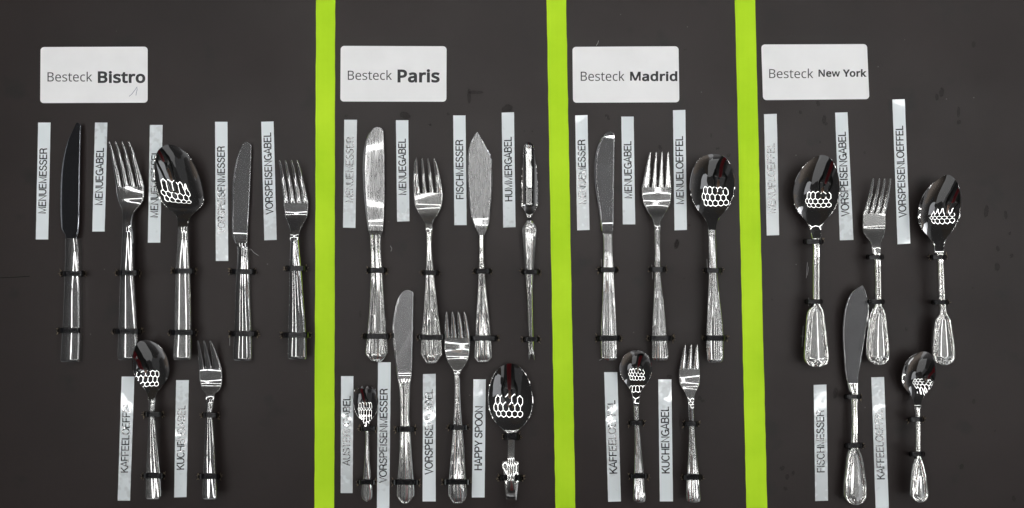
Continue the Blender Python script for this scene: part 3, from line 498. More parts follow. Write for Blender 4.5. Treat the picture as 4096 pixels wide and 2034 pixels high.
LABELS = [
 ('MENUEMESSER', [(96,309),(127,309),(121,603),(90,603)], 373, 538, (0,0,0), 'smooth white strip reading MENUEMESSER left of the Bistro table knife'),
 ('MENUEGABEL', [(239,309),(270,309),(263,583),(232,583)], 372, 517, (.6,.25,0,0), 'white strip reading MENUEGABEL between the Bistro table knife and fork'),
 ('MENUELOEFFEL', [(377,315),(409,315),(403,611),(372,611)], 378, 548, (.6,.45,.8,.25,.1), 'white strip reading MENUELOEFFEL partly under the Bistro tablespoon'),
 ('VORSPEISENMESSER', [(541,307),(572,307),(574,657),(543,657)], 368, 588, (0,0,.5,.9,.8), 'long white strip reading VORSPEISENMESSER left of the Bistro starter knife'),
 ('VORSPEISENGABEL', [(657,307),(688,306),(696,604),(665,605)], 334, 540, (0,0,.1,.4,1), 'white strip reading VORSPEISENGABEL left of the Bistro starter fork, blistered at its bottom'),
 ('KAFFEELOEFFEL', [(306,948),(338,948),(327,1260),(296,1260)], 1012, 1190, (.1,.4,.5,.55,.5), 'white strip reading KAFFEELOEFFEL left of the Bistro coffee spoon'),
 ('KUCHENGABEL', [(443,957),(475,957),(469,1251),(438,1252)], 1020, 1183, (.2,.95,.7,.3,.35), 'white strip reading KUCHENGABEL left of the Bistro cake fork'),
 ('MENUEMESSER', [(866,302),(898,302),(894,574),(863,573)], 345, 510, (1.1,1.1,1.0,.9,.2), 'heavily blistered white strip reading MENUEMESSER left of the Paris table knife'),
 ('MENUEGABEL', [(996,303),(1027,303),(1030,557),(999,558)], 349, 492, (0,0,.15,.2,.7), 'white strip reading MENUEGABEL between the Paris table knife and fork'),
 ('FISCHMESSER', [(1140,291),(1171,291),(1174,567),(1143,567)], 352, 502, (0,0,.2,.3,.2), 'white strip reading FISCHMESSER left of the Paris fish knife'),
 ('HUMMERGABEL', [(1262,284),(1293,283),(1297,572),(1266,573)], 345, 508, (0,.35,.3,.1,.6), 'white strip reading HUMMERGABEL left of the lobster fork'),
 ('AUSTERNGABEL', [(858,947),(889,947),(887,1241),(857,1241)], 996, 1172, (.1,.3,.9,.8,.8), 'white strip reading AUSTERNGABEL left of the small oyster fork'),
 ('VORSPEISENMESSER', [(951,912),(983,912),(979,1300),(948,1300)], 978, 1215, (0,.1,.75,.6,0), 'white strip reading VORSPEISENMESSER between the oyster fork and the Paris starter knife'),
 ('VORSPEISENGABEL', [(1064,942),(1096,941),(1096,1262),(1063,1262)], 980, 1194, (.7,.6,.45,.1,.1), 'white strip reading VORSPEISENGABEL left of the Paris starter fork'),
 ('HAPPY SPOON', [(1191,955),(1222,955),(1219,1252),(1187,1252)], 1022, 1184, (.3,.1,0,0,0), 'white strip reading HAPPY SPOON left of the spoon with the curled handle'),
 ('MENUEMESSER', [(1447,291),(1478,290),(1483,579),(1452,580)], 352, 515, (.1,.2,.6,.8,1.0), 'white strip reading MENUEMESSER left of the Madrid table knife, blistered at its bottom'),
 ('MENUEGABEL', [(1563,294),(1594,294),(1598,565),(1567,565)], 355, 500, (.35,.1,0,.1,.25), 'white strip reading MENUEGABEL between the Madrid table knife and fork'),
 ('MENUELOEFFEL', [(1693,278),(1724,277),(1728,579),(1697,580)], 343, 515, (.1,.1,.1,.1,.15), 'white strip reading MENUELOEFFEL between the Madrid fork and tablespoon'),
 ('KAFFEELOEFFEL', [(1520,937),(1553,937),(1562,1262),(1530,1263)], 1007, 1193, (.1,.3,1.0,.4,.1), 'white strip reading KAFFEELOEFFEL left of the round Madrid coffee spoon'),
 ('KUCHENGABEL', [(1656,955),(1689,955),(1693,1262),(1660,1262)], 1023, 1192, (.75,.3,.1,0,0), 'white strip reading KUCHENGABEL left of the Madrid cake fork'),
 ('MENUELOEFFEL', [(1922,288),(1954,287),(1960,592),(1929,593)], 360, 538, (1.2,1.2,1.2), 'white strip reading MENUELOEFFEL, blistered all over, left of the New York tablespoon'),
 ('VORSPEISENGABEL', [(2101,284),(2132,283),(2147,604),(2113,605)], 332, 545, (.1,.2,.35,.4,.65), 'white strip reading VORSPEISENGABEL right of the New York tablespoon'),
 ('VORSPEISENLOEFFEL', [(2245,251),(2276,250),(2290,613),(2258,615)], 317, 548, (.15,.2,.05,0,.3), 'white strip reading VORSPEISENLOEFFEL right of the New York starter fork'),
 ('FISCHMESSER', [(2047,969),(2079,968),(2083,1260),(2051,1261)], 1033, 1190, (.3,.3,.6,.9,.8), 'white strip reading FISCHMESSER left of the New York fish knife'),
 ('KAFFEELOEFFEL', [(2192,950),(2224,949),(2236,1279),(2203,1279)], 1030, 1207, (.5,.7,1.0,.5,0), 'white strip reading KAFFEELOEFFEL between the New York fish knife and coffee spoon'),
]
for a in LABELS: name_label(*a)

# ---------------- marks on the board ----------------
def crp(x0, y0, k): return lambda p: (x0+k*p[0], y0+k*p[1])
STAINS = []
for k, pts in ((crp(2920, 100, .7038), [(1385,112,9,12),(1203,383,11,18),(1176,411,8,12),(1299,495,7,20),(1301,553,8,11),(500,447,8,11),(400,497,7,7),(535,538,9,17),(546,563,6,7),(1457,1060,10,26),(1567,1080,7,18),(765,727,5,5),(512,667,4,4),(1590,1185,6,7)]),
               (crp(2920, 900, .8869), [(475,760,9,24),(1100,797,8,9),(1208,108,7,11),(1270,140,7,10),(1205,190,10,20),(235,1098,11,9),(258,1137,7,14),(285,1120,7,9),(250,1190,9,7),(1045,1090,8,12),(1280,1235,7,14),(795,470,5,7),(820,240,3,3),(1095,285,3,3),(1195,930,4,4),(190,337,4,4)]),
               (crp(2180, 100, .7034), [(352,518,8,7),(361,533,6,6),(655,697,9,9),(945,630,3,10),(982,704,7,6),(1044,743,8,8),(748,1247,12,20),(820,1140,5,5),(797,142,8,2)]),
               (crp(2180, 900, .8862), [(595,87,10,17),(562,686,12,8),(699,782,7,10),(712,795,7,7),(628,243,3,3)]),
               (crp(1240, 100, .7038), [(205,518,6,6),(680,569,6,4),(686,568,4,5),(785,507,7,5),(1218,604,4,3),(1264,606,4,3),(905,405,9,28),(940,384,40,6),(540,515,22,16),(1120,480,24,20)]),
               (crp(1340, 440, .8293), [(122,985,5,12),(140,192,3,4)])):
    for s in pts: x, y = k(s); STAINS.append((x, y, s[2]*1.0, s[3]*1.0))
for (x, y, a, b) in STAINS:
    V = []; F = []; A = []; n = 14; ph = random.random()*6
    for j, (rr, al) in enumerate(((0.02, .95), (.6, 1.0), (.85, 1.4), (1.0, 0.0))):
        for i in range(n):
            t = i/n*2*math.pi; w = 1+.16*math.sin(2*t+ph)+.08*math.sin(5*t+ph)
            V.append(P(x+a*rr*w*math.cos(t), y+b*rr*w*math.sin(t), .00012)); A.append(al)
    for j in range(3):
        for i in range(n): F.append((j*n+i, j*n+(i+1) % n, (j+1)*n+(i+1) % n, (j+1)*n+i))
    F.append(tuple(range(n)))
    mesh('dried_drop', V, F, M_STAIN, board, smooth=False, attr={'rim': A})
def line(name, pts, wd, mat):
    V = []; F = []
    for i, p in enumerate(pts):
        a = Vector(pts[max(0, i-1)]); b = Vector(pts[min(len(pts)-1, i+1)]); d = (b-a).normalized(); nn = Vector((-d.y, d.x))*wd/2
        V += [P(p[0]+nn.x, p[1]+nn.y, .00016), P(p[0]-nn.x, p[1]-nn.y, .00016)]
        if i: F.append((2*i-2, 2*i-1, 2*i+1, 2*i))
    return mesh(name, V, F, mat, board, smooth=False)
k5 = crp(3160, 1180, .25025); k8 = crp(2920, 900, .8869); k6 = crp(2180, 900, .8862); k2 = crp(0, 900, .8868); k1 = crp(560, 440, .8284)
for k, w, pl in ((k5, 1.4, [(212, 498), (203, 660), (192, 832)]), (k5, 1.2, [(170, 660), (232, 664)]), (k5, 1.2, [(300, 45), (297, 180)]),
                 (k8, 1.2, [(349, 170), (344, 240)]), (k8, 1.2, [(354, 190), (349, 228)]), (k6, 1.2, [(254, 155), (256, 190)]), (k6, 1.2, [(482, 180), (486, 245)]),
                 (k6, 1.2, [(731, 155), (733, 200)]), (k6, 1.2, [(284, 470), (286, 505)]), (k6, 1.3, [(245, 612), (262, 603), (290, 597)]), (k2, 1.2, [(1128, 108), (1128, 130), (1122, 250)]),
                 (k1, 1.0, [(536, 672), (550, 690), (572, 704)]), (k2, 1.1, [(1037, 480), (1036, 545)]), (k2, 1.1, [(361, 130), (358, 250)]),
                 (crp(2180, 100, .7034), 1.2, [(291, 118), (300, 107), (305, 90)]), (crp(1240, 900, .8863), 1.1, [(362, 95), (370, 108), (365, 120)])):
    line('pencil_mark', [k(p) for p in pl], w, M_CHALK)
line('seam_scratch', [(0, 1112), (60, 1110), (118, 1106)], 2.2, M_HOLE)

# ---------------- cutlery ----------------
C1 = (100, 440, .8293); C2 = (560, 440, .8284); C3 = (440, 1320, .5585); C4 = (1340, 440, .8293); C5 = (1780, 440, .8288)
C6 = (1340, 1120, .7143); C7 = (1860, 1400, .4959); C8 = (2280, 440, .8285); C9 = (2380, 1360, .5269); C10 = (3020, 380, .8765)
C11 = (3340, 380, .875); C12 = (3220, 1120, .7143)
TIES = []
def zc(zk): return pchip_at(zk)
def pchip_at(zk):
    xs = [k[0] for k in zk]; ys = [k[1] for k in zk]
    return lambda y: float(pchip(xs, ys, [y])[0])/1000.0
def root_of(name, crop, rows, label, cat, group):
    x0, y0, f = crop; r = rows[len(rows)//2]
    o = empty(name, P(x0+(r[1]+r[2])/2*f, y0+r[0]*f, 0)); return tag(o, label, cat, group)
def add_ties(crop, zk, rows, ties, who):
    for i, (xa, xb, y) in enumerate(ties): TIES.append((crop, zk, rows, xa, xb, y, ('upper', 'lower')[i], who))
def level(zk, y0, fl=.15):
    """the ties hold the handles nearly level: flatten the fall from the neck to the end"""
    pk = max(z for y, z in zk if y >= y0-1); yp = [y for y, z in zk if z == pk][0]
    return [(y, (z if y <= yp else pk-(pk-z)*fl)+3.2) for y, z in zk]
def knife(crop, blade, handle, zk, label, who, sec, ties, tip=None, m=(None, None), bolster=None, pitch=None, bth=.0016, hth=.007, lin=None, end=None, secb=sec_blade, group=None, roll=0, name='table_knife'):
    t = root_of(name, crop, handle, label, 'knife', group)
    zb = pitch or [(blade[0][0]-20, 5.2), (blade[-1][0]+1, 5.2)]
    loft('blade', blade, zb, m[0], t, crop, sec=secb, th=bth, tip=tip, n=60, rolls=roll)
    if bolster:
        loft('bolster', bolster, [(bolster[0][0], zb[-1][1]), (bolster[-1][0], zk[0][1])], m[1], t, crop, sec=lambda v, h, d: -.0008*v*v, th=.004, n=10)
    loft('handle', handle, zk, m[1], t, crop, sec=sec, th=hth, n=90, lin=lin, end=end)
    add_ties(crop, zk, handle, ties, who); return t
def fork(crop, tips, roots, palm, handle, zk, label, who, sec, ties, m, lin=None, end=None, group=None, name='table_fork', tw=8, hth=.0026, bend=1.0, wpow=.8, bow=0):
    t = root_of(name, crop, handle, label, 'fork', group); zk = level(zk, handle[0][0], -.55 if crop in (C3, C6, C9, C12) else .15)
    ry = palm[0][0]; n = len(tips)
    for i, ((tx, ty), (xl, xr)) in enumerate(zip(tips, roots)):
        rows = []
        for k in range(9):
            s = k/8; y = ty+(ry-ty)*s; c = tx+((xl+xr)/2-tx)*s**bend + bow*math.sin(math.pi*s)*(i-(n-1)/2)/((n-1)/2); w = tw/2+((xr-xl)/2-tw/2)*s**wpow
            rows.append((y, c-w, c+w))
        half = [r for r in rows]
        loft('tine', half[0:], zk, m, t, crop, sec=lambda v, h, d: -.0007*v*v*v*v, th=.0018, n=26, tip=ty-3, vs=[math.sin(math.pi/2*q) for q in np.linspace(-1, 1, 11)])
    neck = palm[-1][0]
    loft('fork_head', palm, zk, m, t, crop, sec=sec_palm, th=.0018, n=50)
    loft('handle', handle, zk, m, t, crop, sec=sec, th=hth, n=90, lin=lin, end=end)
    add_ties(crop, zk, handle, ties, who); return t
def spoon(crop, tipy, bowl, handle, zk, depth, label, who, sec, ties, m, mh=None, lin=None, end=None, group=None, name='tablespoon', cat='spoon', roll=0, power=1.0, sm=10, hth=.0026, pit=None):
    t = root_of(name, crop, handle, label, cat, group); zk = level(zk, handle[0][0], -.55 if crop in (C3, C6, C9, C12) else .15)
    a_, b_ = zk[0][0], handle[0][0]; pit = .145*(b_-a_)*crop[2]*S*1000 if pit is None else pit; y7 = a_+.78*(b_-a_); zk = sorted(zk+[(y_, pchip_at(zk)(y_)*1000) for y_ in (a_+.55*(b_-a_), y7, a_+.9*(b_-a_)) if min(abs(y_-k[0]) for k in zk) > 4])
    zk = [(y, z+pit*max(-.4, min(1, 1-(y-a_)/(b_-a_)*1.4))*(1-max(0, min(1, (y-y7)/(b_-y7)))) if y < b_ else z) for y, z in zk]
    loft('bowl', bowl, zk, m, t, crop, th=.0012, tip=tipy, n=110, bowl=depth, smooth=sm, power=power, rolls=roll,
         vs=[math.sin(math.pi/2*q) for q in np.linspace(-1, 1, 61)])
    loft('handle', handle, zk, mh or m, t, crop, sec=sec, th=hth, n=90, lin=lin, end=end)
    add_ties(crop, zk, handle, ties, who); return t
FL = sec_flat(); GB = 'Bistro cutlery tied to the board'; GP = 'Paris cutlery tied to the board'; GM = 'Madrid cutlery tied to the board'; GN = 'New York cutlery tied to the board'
# --- Bistro
knife(C1, [(75,238,268),(100,225,268),(140,205,267.5),(200,187,267),(260,176,266),(320,170,265),(400,167,264),(480,167,263),(560,170,261),(582,172,259),(590,181,257),(605,189,254),(619,191,249)],
      [(620,190,250),(633,190,252),(700,189,257),(800,187,258),(900,183,260),(1000,179,261),(1065,175,262),(1140,170,261),(1217,166,258)],
      [(620,8.0),(700,8.3),(900,8.6),(1217,8.6)], 'plain dark table knife with long curved blade at the far left of the Bistro row', 'the leftmost Bistro table knife', FL,
      [(176,284,791),(161,270,1065)], tip=62, m=(M_DRK, M_POB), group=GB, pitch=[(40,6.5),(619,6.5)], roll=.09)
zf = [(140,14),(250,8.5),(360,5.2),(420,4.6),(480,7),(540,12),(600,14.3),(700,14),(900,11),(1210,4.6)]
fork(C1, [(405,155),(436,155),(467,155),(499,155)], [(438,466),(474,500),(505,532),(540,573)],
     [(372,438,573),(400,440,573),(430,446,570),(450,452,562),(470,462,545),(490,467,527),(510,469,518),(540,470,512),(565,468,511)],
     [(565,468,511),(600,466,514),(790,456,520),(900,452,526),(1065,446,535),(1196,441,541),(1208,445,537)], zf,
     'plain four-tined table fork in the Bistro group, right of the dark knife', 'the Bistro table fork', FL, [(445,551,787),(428,560,1069)], M_POB, group=GB, bend=.85)
zs = [(160,9.5),(300,9.3),(420,9.5),(500,11),(560,14),(620,15),(780,13),(1000,8),(1210,4.6)]
spoon(C2, 168, [(175,115,172),(190,95,200),(215,82,228),(250,74,250),(300,71,274),(350,75,291),(390,84,300),(425,98,304),(450,112,300),(470,130,288),(485,150,271),(500,172,255),(520,180,238),(545,183,230),(565,183,227)],
      [(565,183,227),(600,181,228),(780,168,236),(900,165,240),(1075,162,243),(1195,156,243),(1208,160,240)], zs, 7.6,
      'plain Bistro tablespoon lying partly over its name strip', 'the Bistro tablespoon', FL, [(161,264,779),(143,268,1076)], M_MIR, M_POL, roll=-0.14, group=GB)
knife(C2, [(170,490,536),(200,478,537),(250,463,536),(300,452,534),(350,446,532),(400,443,530),(500,442,525),(560,442,521),(600,443,520),(620,450,518),(644,459,516)],
      [(660,464,517),(670,466,520),(700,466,521),(790,460,525),(900,455,528),(1085,449,535),(1195,443,537),(1212,447,535)],
      [(660,8),(700,8.6),(900,8.8),(1212,8.8)], 'plain Bistro starter knife with a bright curved cutting edge', 'the Bistro starter knife', sec_flat(.0016, .001),
      [(438,554,782),(436,564,1082)], tip=155, m=(M_BLD, M_POB), bolster=[(644,459,516),(660,464,517)], group=GB, pitch=[(150,5.0),(540,5.0),(600,5.6),(644,7.4)], name='starter_knife')
zf2 = [(240,13),(340,7.5),(448,4.8),(500,5.2),(550,9),(620,14),(680,14),(900,10),(1205,4.6)]
fork(C2, [(674,246),(702,246),(731,246),(757,246)], [(692,718),(723,749),(754,780),(785,813)],
     [(450,691,813),(480,695,812),(510,699,808),(535,708,797),(560,719,782),(585,724,772),(610,724,765),(628,724,762)],
     [(628,724,762),(680,721,767),(770,718,775),(900,715,785),(1085,712,797),(1192,708,800),(1205,712,796)], zf2,
     'plain Bistro starter fork beside the first lime tape', 'the Bistro starter fork', sec_flat(.0014, .001), [(706,801,766),(688,819,1088)], M_POB, group=GB, name='starter_fork', bend=.85)
zs3 = [(73,7),(250,7),(400,8),(470,11),(540,13),(620,12.5),(900,8),(1215,4.2)]
spoon(C3, 73, [(80,215,285),(95,200,320),(130,180,360),(180,168,393),(230,164,410),(280,167,417),(320,178,414),(350,193,406),(380,213,390),(405,235,371),(425,252,352),(445,264,338),(470,271,326),(500,274,320)],
      [(500,274,320),(560,273,315),(600,271,313),(700,268,322),(850,262,332),(1040,254,347),(1200,250,355),(1215,254,350)], zs3, 5.6,
      'small plain Bistro coffee spoon in the lower row', 'the Bistro coffee spoon', FL, [(250,372,606),(238,384,1047)], M_MIR, M_POL, roll=-0.16, group=GB, name='coffee_spoon')
zf3 = [(70,10),(200,6.5),(300,4.6),(380,5.2),(450,9),(520,12),(640,12.5),(900,8),(1216,4.4)]
fork(C3, [(627,80),(671,80),(718,80)], [(637,677),(684,730),(736,799)],
     [(285,637,800),(340,640,804),(390,645,800),(420,655,790),(445,672,770),(460,681,752),(500,685,742)],
     [(500,685,742),(560,683,735),(600,682,730),(700,679,738),(850,672,745),(1050,663,754),(1203,657,762),(1216,661,757)], zf3,
     'three-tined plain Bistro cake fork in the lower row', 'the Bistro cake fork', FL, [(665,772,612),(638,784,1052)], M_POB, group=GB, name='cake_fork', tw=12, bend=.9)
# --- Paris
zpk = [(603,8.2),(700,8.8),(900,8.8),(1217,8.6)]
knife(C4, [(88,185,222),(100,172,231),(130,155,235),(170,143,237),(220,136,238),(290,133,239),(340,135,239),(400,138,239),(460,144,238),(520,150,236),(560,156,233),(582,159,231)],
      [(603,166,223),(640,167,222),(700,170,224),(770,170,229),(850,168,233),(950,163,238),(1085,152,247),(1130,148,251),(1175,144,253),(1190,152,246),(1217,178,220)], zpk,
      'ornate Paris table knife with a worn blade that glares white', 'the Paris table knife', sec_paris, [(158,246,775),(138,261,1093)], tip=83, m=(M_SAT, M_SIL),
      bolster=[(582,159,231),(603,166,223)], lin=1170, group=GP, roll=-.018, pitch=[(80,5.0),(200,5.9),(330,6.3),(450,5.9),(560,5.2),(582,6.3)])
zpf = [(220,13),(320,7.5),(402,5.2),(450,4.9),(500,7),(560,13),(620,15),(785,13),(1000,8),(1226,4.8)]
fork(C4, [(392,236),(421,236),(448,236),(478,236)], [(378,411),(424,443),(456,476),(488,520)],
     [(402,378,521),(430,380,520),(460,385,515),(490,398,503),(515,415,487),(535,428,474),(560,436,470),(590,438,469)],
     [(590,438,469),(650,440,468),(785,435,478),(900,430,490),(1000,424,500),(1098,416,508),(1150,414,512),(1180,412,515),(1200,424,505),(1226,440,488)], zpf,
     'ornate Paris table fork with four tines in the upper row', 'the Paris table fork', sec_paris, [(423,499,786),(401,526,1098)], M_SIL, lin=1170, group=GP, tw=5, wpow=.55, bow=4)
knife(C5, [(107,154,156),(120,144,165),(150,128,183),(180,116,199),(205,111,213),(222,109,222),(232,108,221),(242,108,227),(300,107,228),(350,109,228),(400,112,226),(450,117,222),(500,124,217),(550,138,212),(575,148,204),(595,158,194),(605,162,190)],
      [(605,162,190),(650,163,189),(780,160,194),(900,154,205),(1000,148,215),(1100,143,223),(1150,140,227),(1195,138,230),(1222,158,208)],
      [(605,9),(700,11),(900,9),(1222,5)], 'Paris fish knife with broad scratched pointed blade', 'the Paris fish knife', sec_paris, [(143,220,779),(120,252,1103)], m=(M_SAT, M_SIL),
      lin=1190, group=GP, pitch=[(100,5.5),(500,4.5),(560,6),(605,9)], secb=lambda v, h, d: -.0008*max(0, (abs(v)-.88)/.12), hth=.003, name='fish_knife')
t = tag(empty('lobster_fork', P(1780+410*.8288, 440+700*.8288)), 'slim lobster fork with a fluted scoop above and two tiny prongs below', 'fork', GP)
zl = [(157,8),(400,8),(480,8.5),(535,9),(580,10),(780,9),(1000,7),(1160,6)]
loft('scoop', [(159,393,414),(165,386,421),(175,382,427),(220,377,434),(300,371,444),(400,367,449),(455,367,449),(480,378,438),(500,390,425),(520,398,416),(535,398,418)], zl, M_MIR, t, C5, th=.0014, tip=155, n=110, bowl=4.6, smooth=1, vs=[math.sin(math.pi/2*q) for q in np.linspace(-1, 1, 41)])
hl = [(535,397,419),(550,386,430),(565,375,440),(575,371,442),(600,373,441),(650,377,437),(780,388,428),(900,397,423),(1000,400,424),(1100,402,427),(1160,401,429)]
loft('handle', hl, zl, M_SIL, t, C5, sec=lambda v, h, d: -.0016*v*v+.0003*g(abs(v), .55, .08)+.0003*g(v, 0, .12), th=.003, n=90)
loft('prong_base', [(1160,404,428),(1180,403,431)], [(1150,5.4),(1190,5.4)], M_POL, t, C5, sec=lambda v, h, d: -.0006*v*v, th=.002, n=8)
for (a, b, c_, d_) in ((403, 414, 404, 407), (420, 431, 430, 433)):
    loft('prong', [(1180,a,b),(1195,(a+c_)/2,(b+d_)/2),(1209,c_,d_)], [(1170,5.4),(1220,6.5)], M_POL, t, C5, sec=lambda v, h, d: -.0006*v*v, th=.0016, n=14, vs=[-1,-.7,0,.7,1])
add_ties(C5, zl, hl, [(373,454,783),(380,452,1108)], 'the lobster fork')
knife(C6, [(70,372,438),(100,353,439),(150,338,439),(200,328,438),(260,321,437),(330,323,436),(400,330,434),(480,340,432),(540,347,428),(555,349,426)],
      [(580,354,421),(640,360,420),(700,363,418),(760,364,416),(840,362,421),(950,360,427),(1050,354,433),(1135,348,438),(1190,345,442),(1215,345,441),(1240,360,425),(1258,380,405)],
      [(580,8),(700,9),(900,9.8),(1258,11)], 'ornate Paris starter knife in the lower row, blade up to the table fork', 'the Paris starter knife', sec_paris, [(343,447,838),(326,467,1134)], tip=57,
      m=(M_BRU, M_SIL), bolster=[(555,349,426),(580,354,421)], lin=1190, group=GP, pitch=[(50,5),(530,5),(555,6.5)], name='starter_knife')
# oyster fork: a small bowl whose front edge is cut into four short points
t = tag(empty('oyster_fork', P(1340+178*.7143, 1120+900*.7143)), 'tiny oyster fork, a small bowl ending in four points, lower left of the Paris group', 'fork', GP)
zo = [(590,9.5),(620,9),(700,7.5),(790,7.8),(850,10),(950,11),(1243,12)]
ob = [(612,113,224),(640,104,234),(680,102,241),(720,106,240),(750,118,229),(775,136,212),(795,155,197),(815,165,190),(830,168,188)]
loft('bowl', ob, zo, M_MIR, t, C6, th=.0012, n=70, bowl=4.2, smooth=3, rolls=-.1, vs=[math.sin(math.pi/2*q) for q in np.linspace(-1, 1, 41)])
for (tx, ty, xl, xr) in ((123,598,113,137),(152,594,141,165),(181,594,170,194),(206,599,198,224)):
    vv = ((xl+xr)/2-168.5)/55.5
    loft('tine', [(ty,tx-1.5,tx+1.5),(ty+8,(tx*1.4+xl*.6)/2-2,(tx*1.4+xr*.6)/2+2),(613,xl,xr)], [(590,9.6),(613,9.2-4.2*.72*(1-vv*vv))], M_MIR, t, C6, sec=lambda v, h, d: -.0002*v*v, th=.001, n=10, vs=[-1,-.6,0,.6,1])
oh = [(830,168,188),(900,169,189),(1000,165,191),(1100,158,199),(1150,150,205),(1190,146,209),(1222,149,207)]
loft('handle', oh, zo, M_SIL, t, C6, sec=sec_round(.0018), th=.0022, n=80, end=1243)
add_ties(C6, zo, oh, [(143,223,834),(131,223,1134)], 'the oyster fork')
zpf2 = [(170,9),(260,7.2),(322,6.2),(370,5.6),(430,6.5),(480,10),(525,13),(620,14),(830,11.5),(1000,8),(1258,4.8)]
fork(C6, [(624,182),(658,182),(690,182),(723,182)], [(611,640),(649,680),(689,718),(727,755)],
     [(325,611,756),(370,611,756),(420,617,752),(460,632,738),(490,650,720),(510,662,706),(525,666,700)],
     [(525,666,700),(600,668,699),(700,666,702),(830,660,712),(950,651,722),(1050,643,728),(1130,637,734),(1190,634,739),(1218,636,739),(1238,648,728),(1258,668,702)], zpf2,
     'ornate Paris starter fork with dark polished head, lower row', 'the Paris starter fork', sec_paris, [(640,742,828),(608,752,1133)], M_POL, lin=1210, group=GP, name='starter_fork', tw=7, wpow=.6, bend=.7)
# happy spoon: bowl, narrow strap that arches up and curls back under as a wide tongue
t = tag(empty('curled_handle_spoon', P(1860+370*.4959, 1400+900*.4959)), 'spoon with its handle curled back into a loop, at the bottom of the Paris group', 'spoon', GP)
zh = [(112,9.5),(400,10),(600,12),(665,14)]
loft('bowl', [(120,320,410),(140,280,445),(180,245,480),(230,216,510),(290,195,532),(350,184,545),(400,182,550),(450,187,547),(500,198,540),(550,220,520),(600,257,484),(640,305,440),(665,335,415),(690,342,404)], zh, M_MIR, t, C7,
     th=.0014, tip=110, n=110, bowl=6.6, smooth=8, vs=[math.sin(math.pi/2*q) for q in np.linspace(-1, 1, 61)])
loft('tongue', [(905,304,428),(930,302,431),(1000,312,431),(1100,322,427),(1180,330,418),(1215,333,414)], [(890,5.5),(950,7.5),(1050,9.5),(1215,10.5)], M_SIL, t, C7, sec=lambda v, h, d: -.001*v*v, th=.0016, n=60, tip=892)
loft('handle', [(690,342,404),(720,346,401),(800,345,400),(900,343,398),(1000,341,398),(1100,340,404),(1200,336,409),(1245,334,412),(1262,334,412)],
     [(690,13),(760,19),(900,27),(1000,30),(1060,31),(1130,29.5),(1200,24),(1262,9)], M_SIL, t, C7, sec=lambda v, h, d: -.0004*v*v, th=.0018, n=100)
TIES.append((C7, [(600,13),(800,15)], [(650,320,430),(760,320,430)], 316, 436, 700, 'upper', 'the spoon with the curled handle'))
TIES.append((C7, [(900,8),(1100,9)], [(900,300,432),(1200,330,418)], 278, 462, 1034, 'lower', 'the spoon with the curled handle'))
# --- Madrid
knife(C8, [(118,165,214),(140,150,216),(180,134,216),(230,122,215),(290,119,214),(350,121,213),(420,131,212),(480,140,211),(540,149,210),(583,154,209)],
      [(600,160,207),(605,161,207),(680,162,208),(770,161,212),(900,157,219),(1000,153,224),(1103,150,228),(1190,151,230),(1203,154,228),(1211,166,218)],
      [(600,8),(700,8.6),(900,8.8),(1211,8.6)], 'Madrid table knife with swept blade and grooved handle', 'the Madrid table knife', sec_madrid, [(140,228,773),(130,242,1104)],
      tip=106, m=(M_BLD, M_POL), bolster=[(583,154,209),(600,160,207)], group=GM, pitch=[(100,5.2),(540,5.2),(583,6.6)], roll=.05)
zm = [(200,8.5),(300,7),(372,6),(420,5.3),(470,6.5),(520,11),(580,14.5),(680,15),(770,13.5),(1000,8.5),(1210,4.8)]
fork(C8, [(388,206),(417,206),(445,206),(474,206)], [(346,386),(394,420),(427,452),(459,492)],
     [(374,345,493),(410,346,492),(445,352,487),(480,370,471),(510,388,453),(530,400,441),(550,406,437),(580,409,437)],
     [(580,409,437),(700,411,439),(770,410,439),(900,407,452),(1000,402,462),(1103,398,470),(1190,397,477),(1203,400,474),(1211,408,466)], zm,
     'Madrid table fork with four tapered tines in the upper row', 'the Madrid table fork', sec_madrid, [(386,459,771),(380,495,1104)], M_POL, group=GM, tw=7, bend=1.0, wpow=.9)
zms = [(213,9.6),(380,9.4),(480,10.5),(540,13.5),(600,15.5),(770,13),(1000,8.5),(1220,4.8)]
spoon(C8, 213, [(216,665,725),(225,640,745),(250,612,768),(290,592,785),(330,582,795),(370,578,797),(410,583,793),(440,592,783),(470,607,765),(495,625,745),(515,645,725),(530,655,716),(550,664,708),(580,669,705)],
      [(580,669,705),(650,671,708),(770,672,712),(900,668,724),(1000,664,735),(1103,660,742),(1195,664,742),(1212,667,739),(1221,676,731)], zms, 7.4,
      'large oval Madrid tablespoon beside the third lime tape', 'the Madrid tablespoon', sec_madrid, [(651,732,776),(648,754,1103)], M_MIR, M_POL, group=GM)
zmc = [(80,7),(280,7),(380,8),(440,11),(520,13),(640,12),(900,8),(1235,4.4)]
spoon(C9, 80, [(85,280,350),(100,245,380),(130,215,408),(170,195,426),(210,187,434),(250,190,433),(290,205,422),(320,222,404),(345,243,382),(370,262,362),(400,277,347),(430,287,339),(470,292,335),(500,295,333)],
      [(500,295,333),(600,299,337),(640,302,336),(700,304,343),(850,302,355),(1030,299,372),(1150,294,380),(1205,292,388),(1228,297,385),(1238,312,374)], zmc, 6.0,
      'round-bowled Madrid coffee spoon in the lower row', 'the Madrid coffee spoon', sec_madrid, [(263,366,632),(268,397,1036)], M_MIR, M_POL, pit=3.2, group=GM, name='coffee_spoon')
zmf = [(30,8),(150,7),(222,6.6),(290,6),(350,6.5),(420,10),(500,13),(640,12),(900,8),(1235,4.6)]
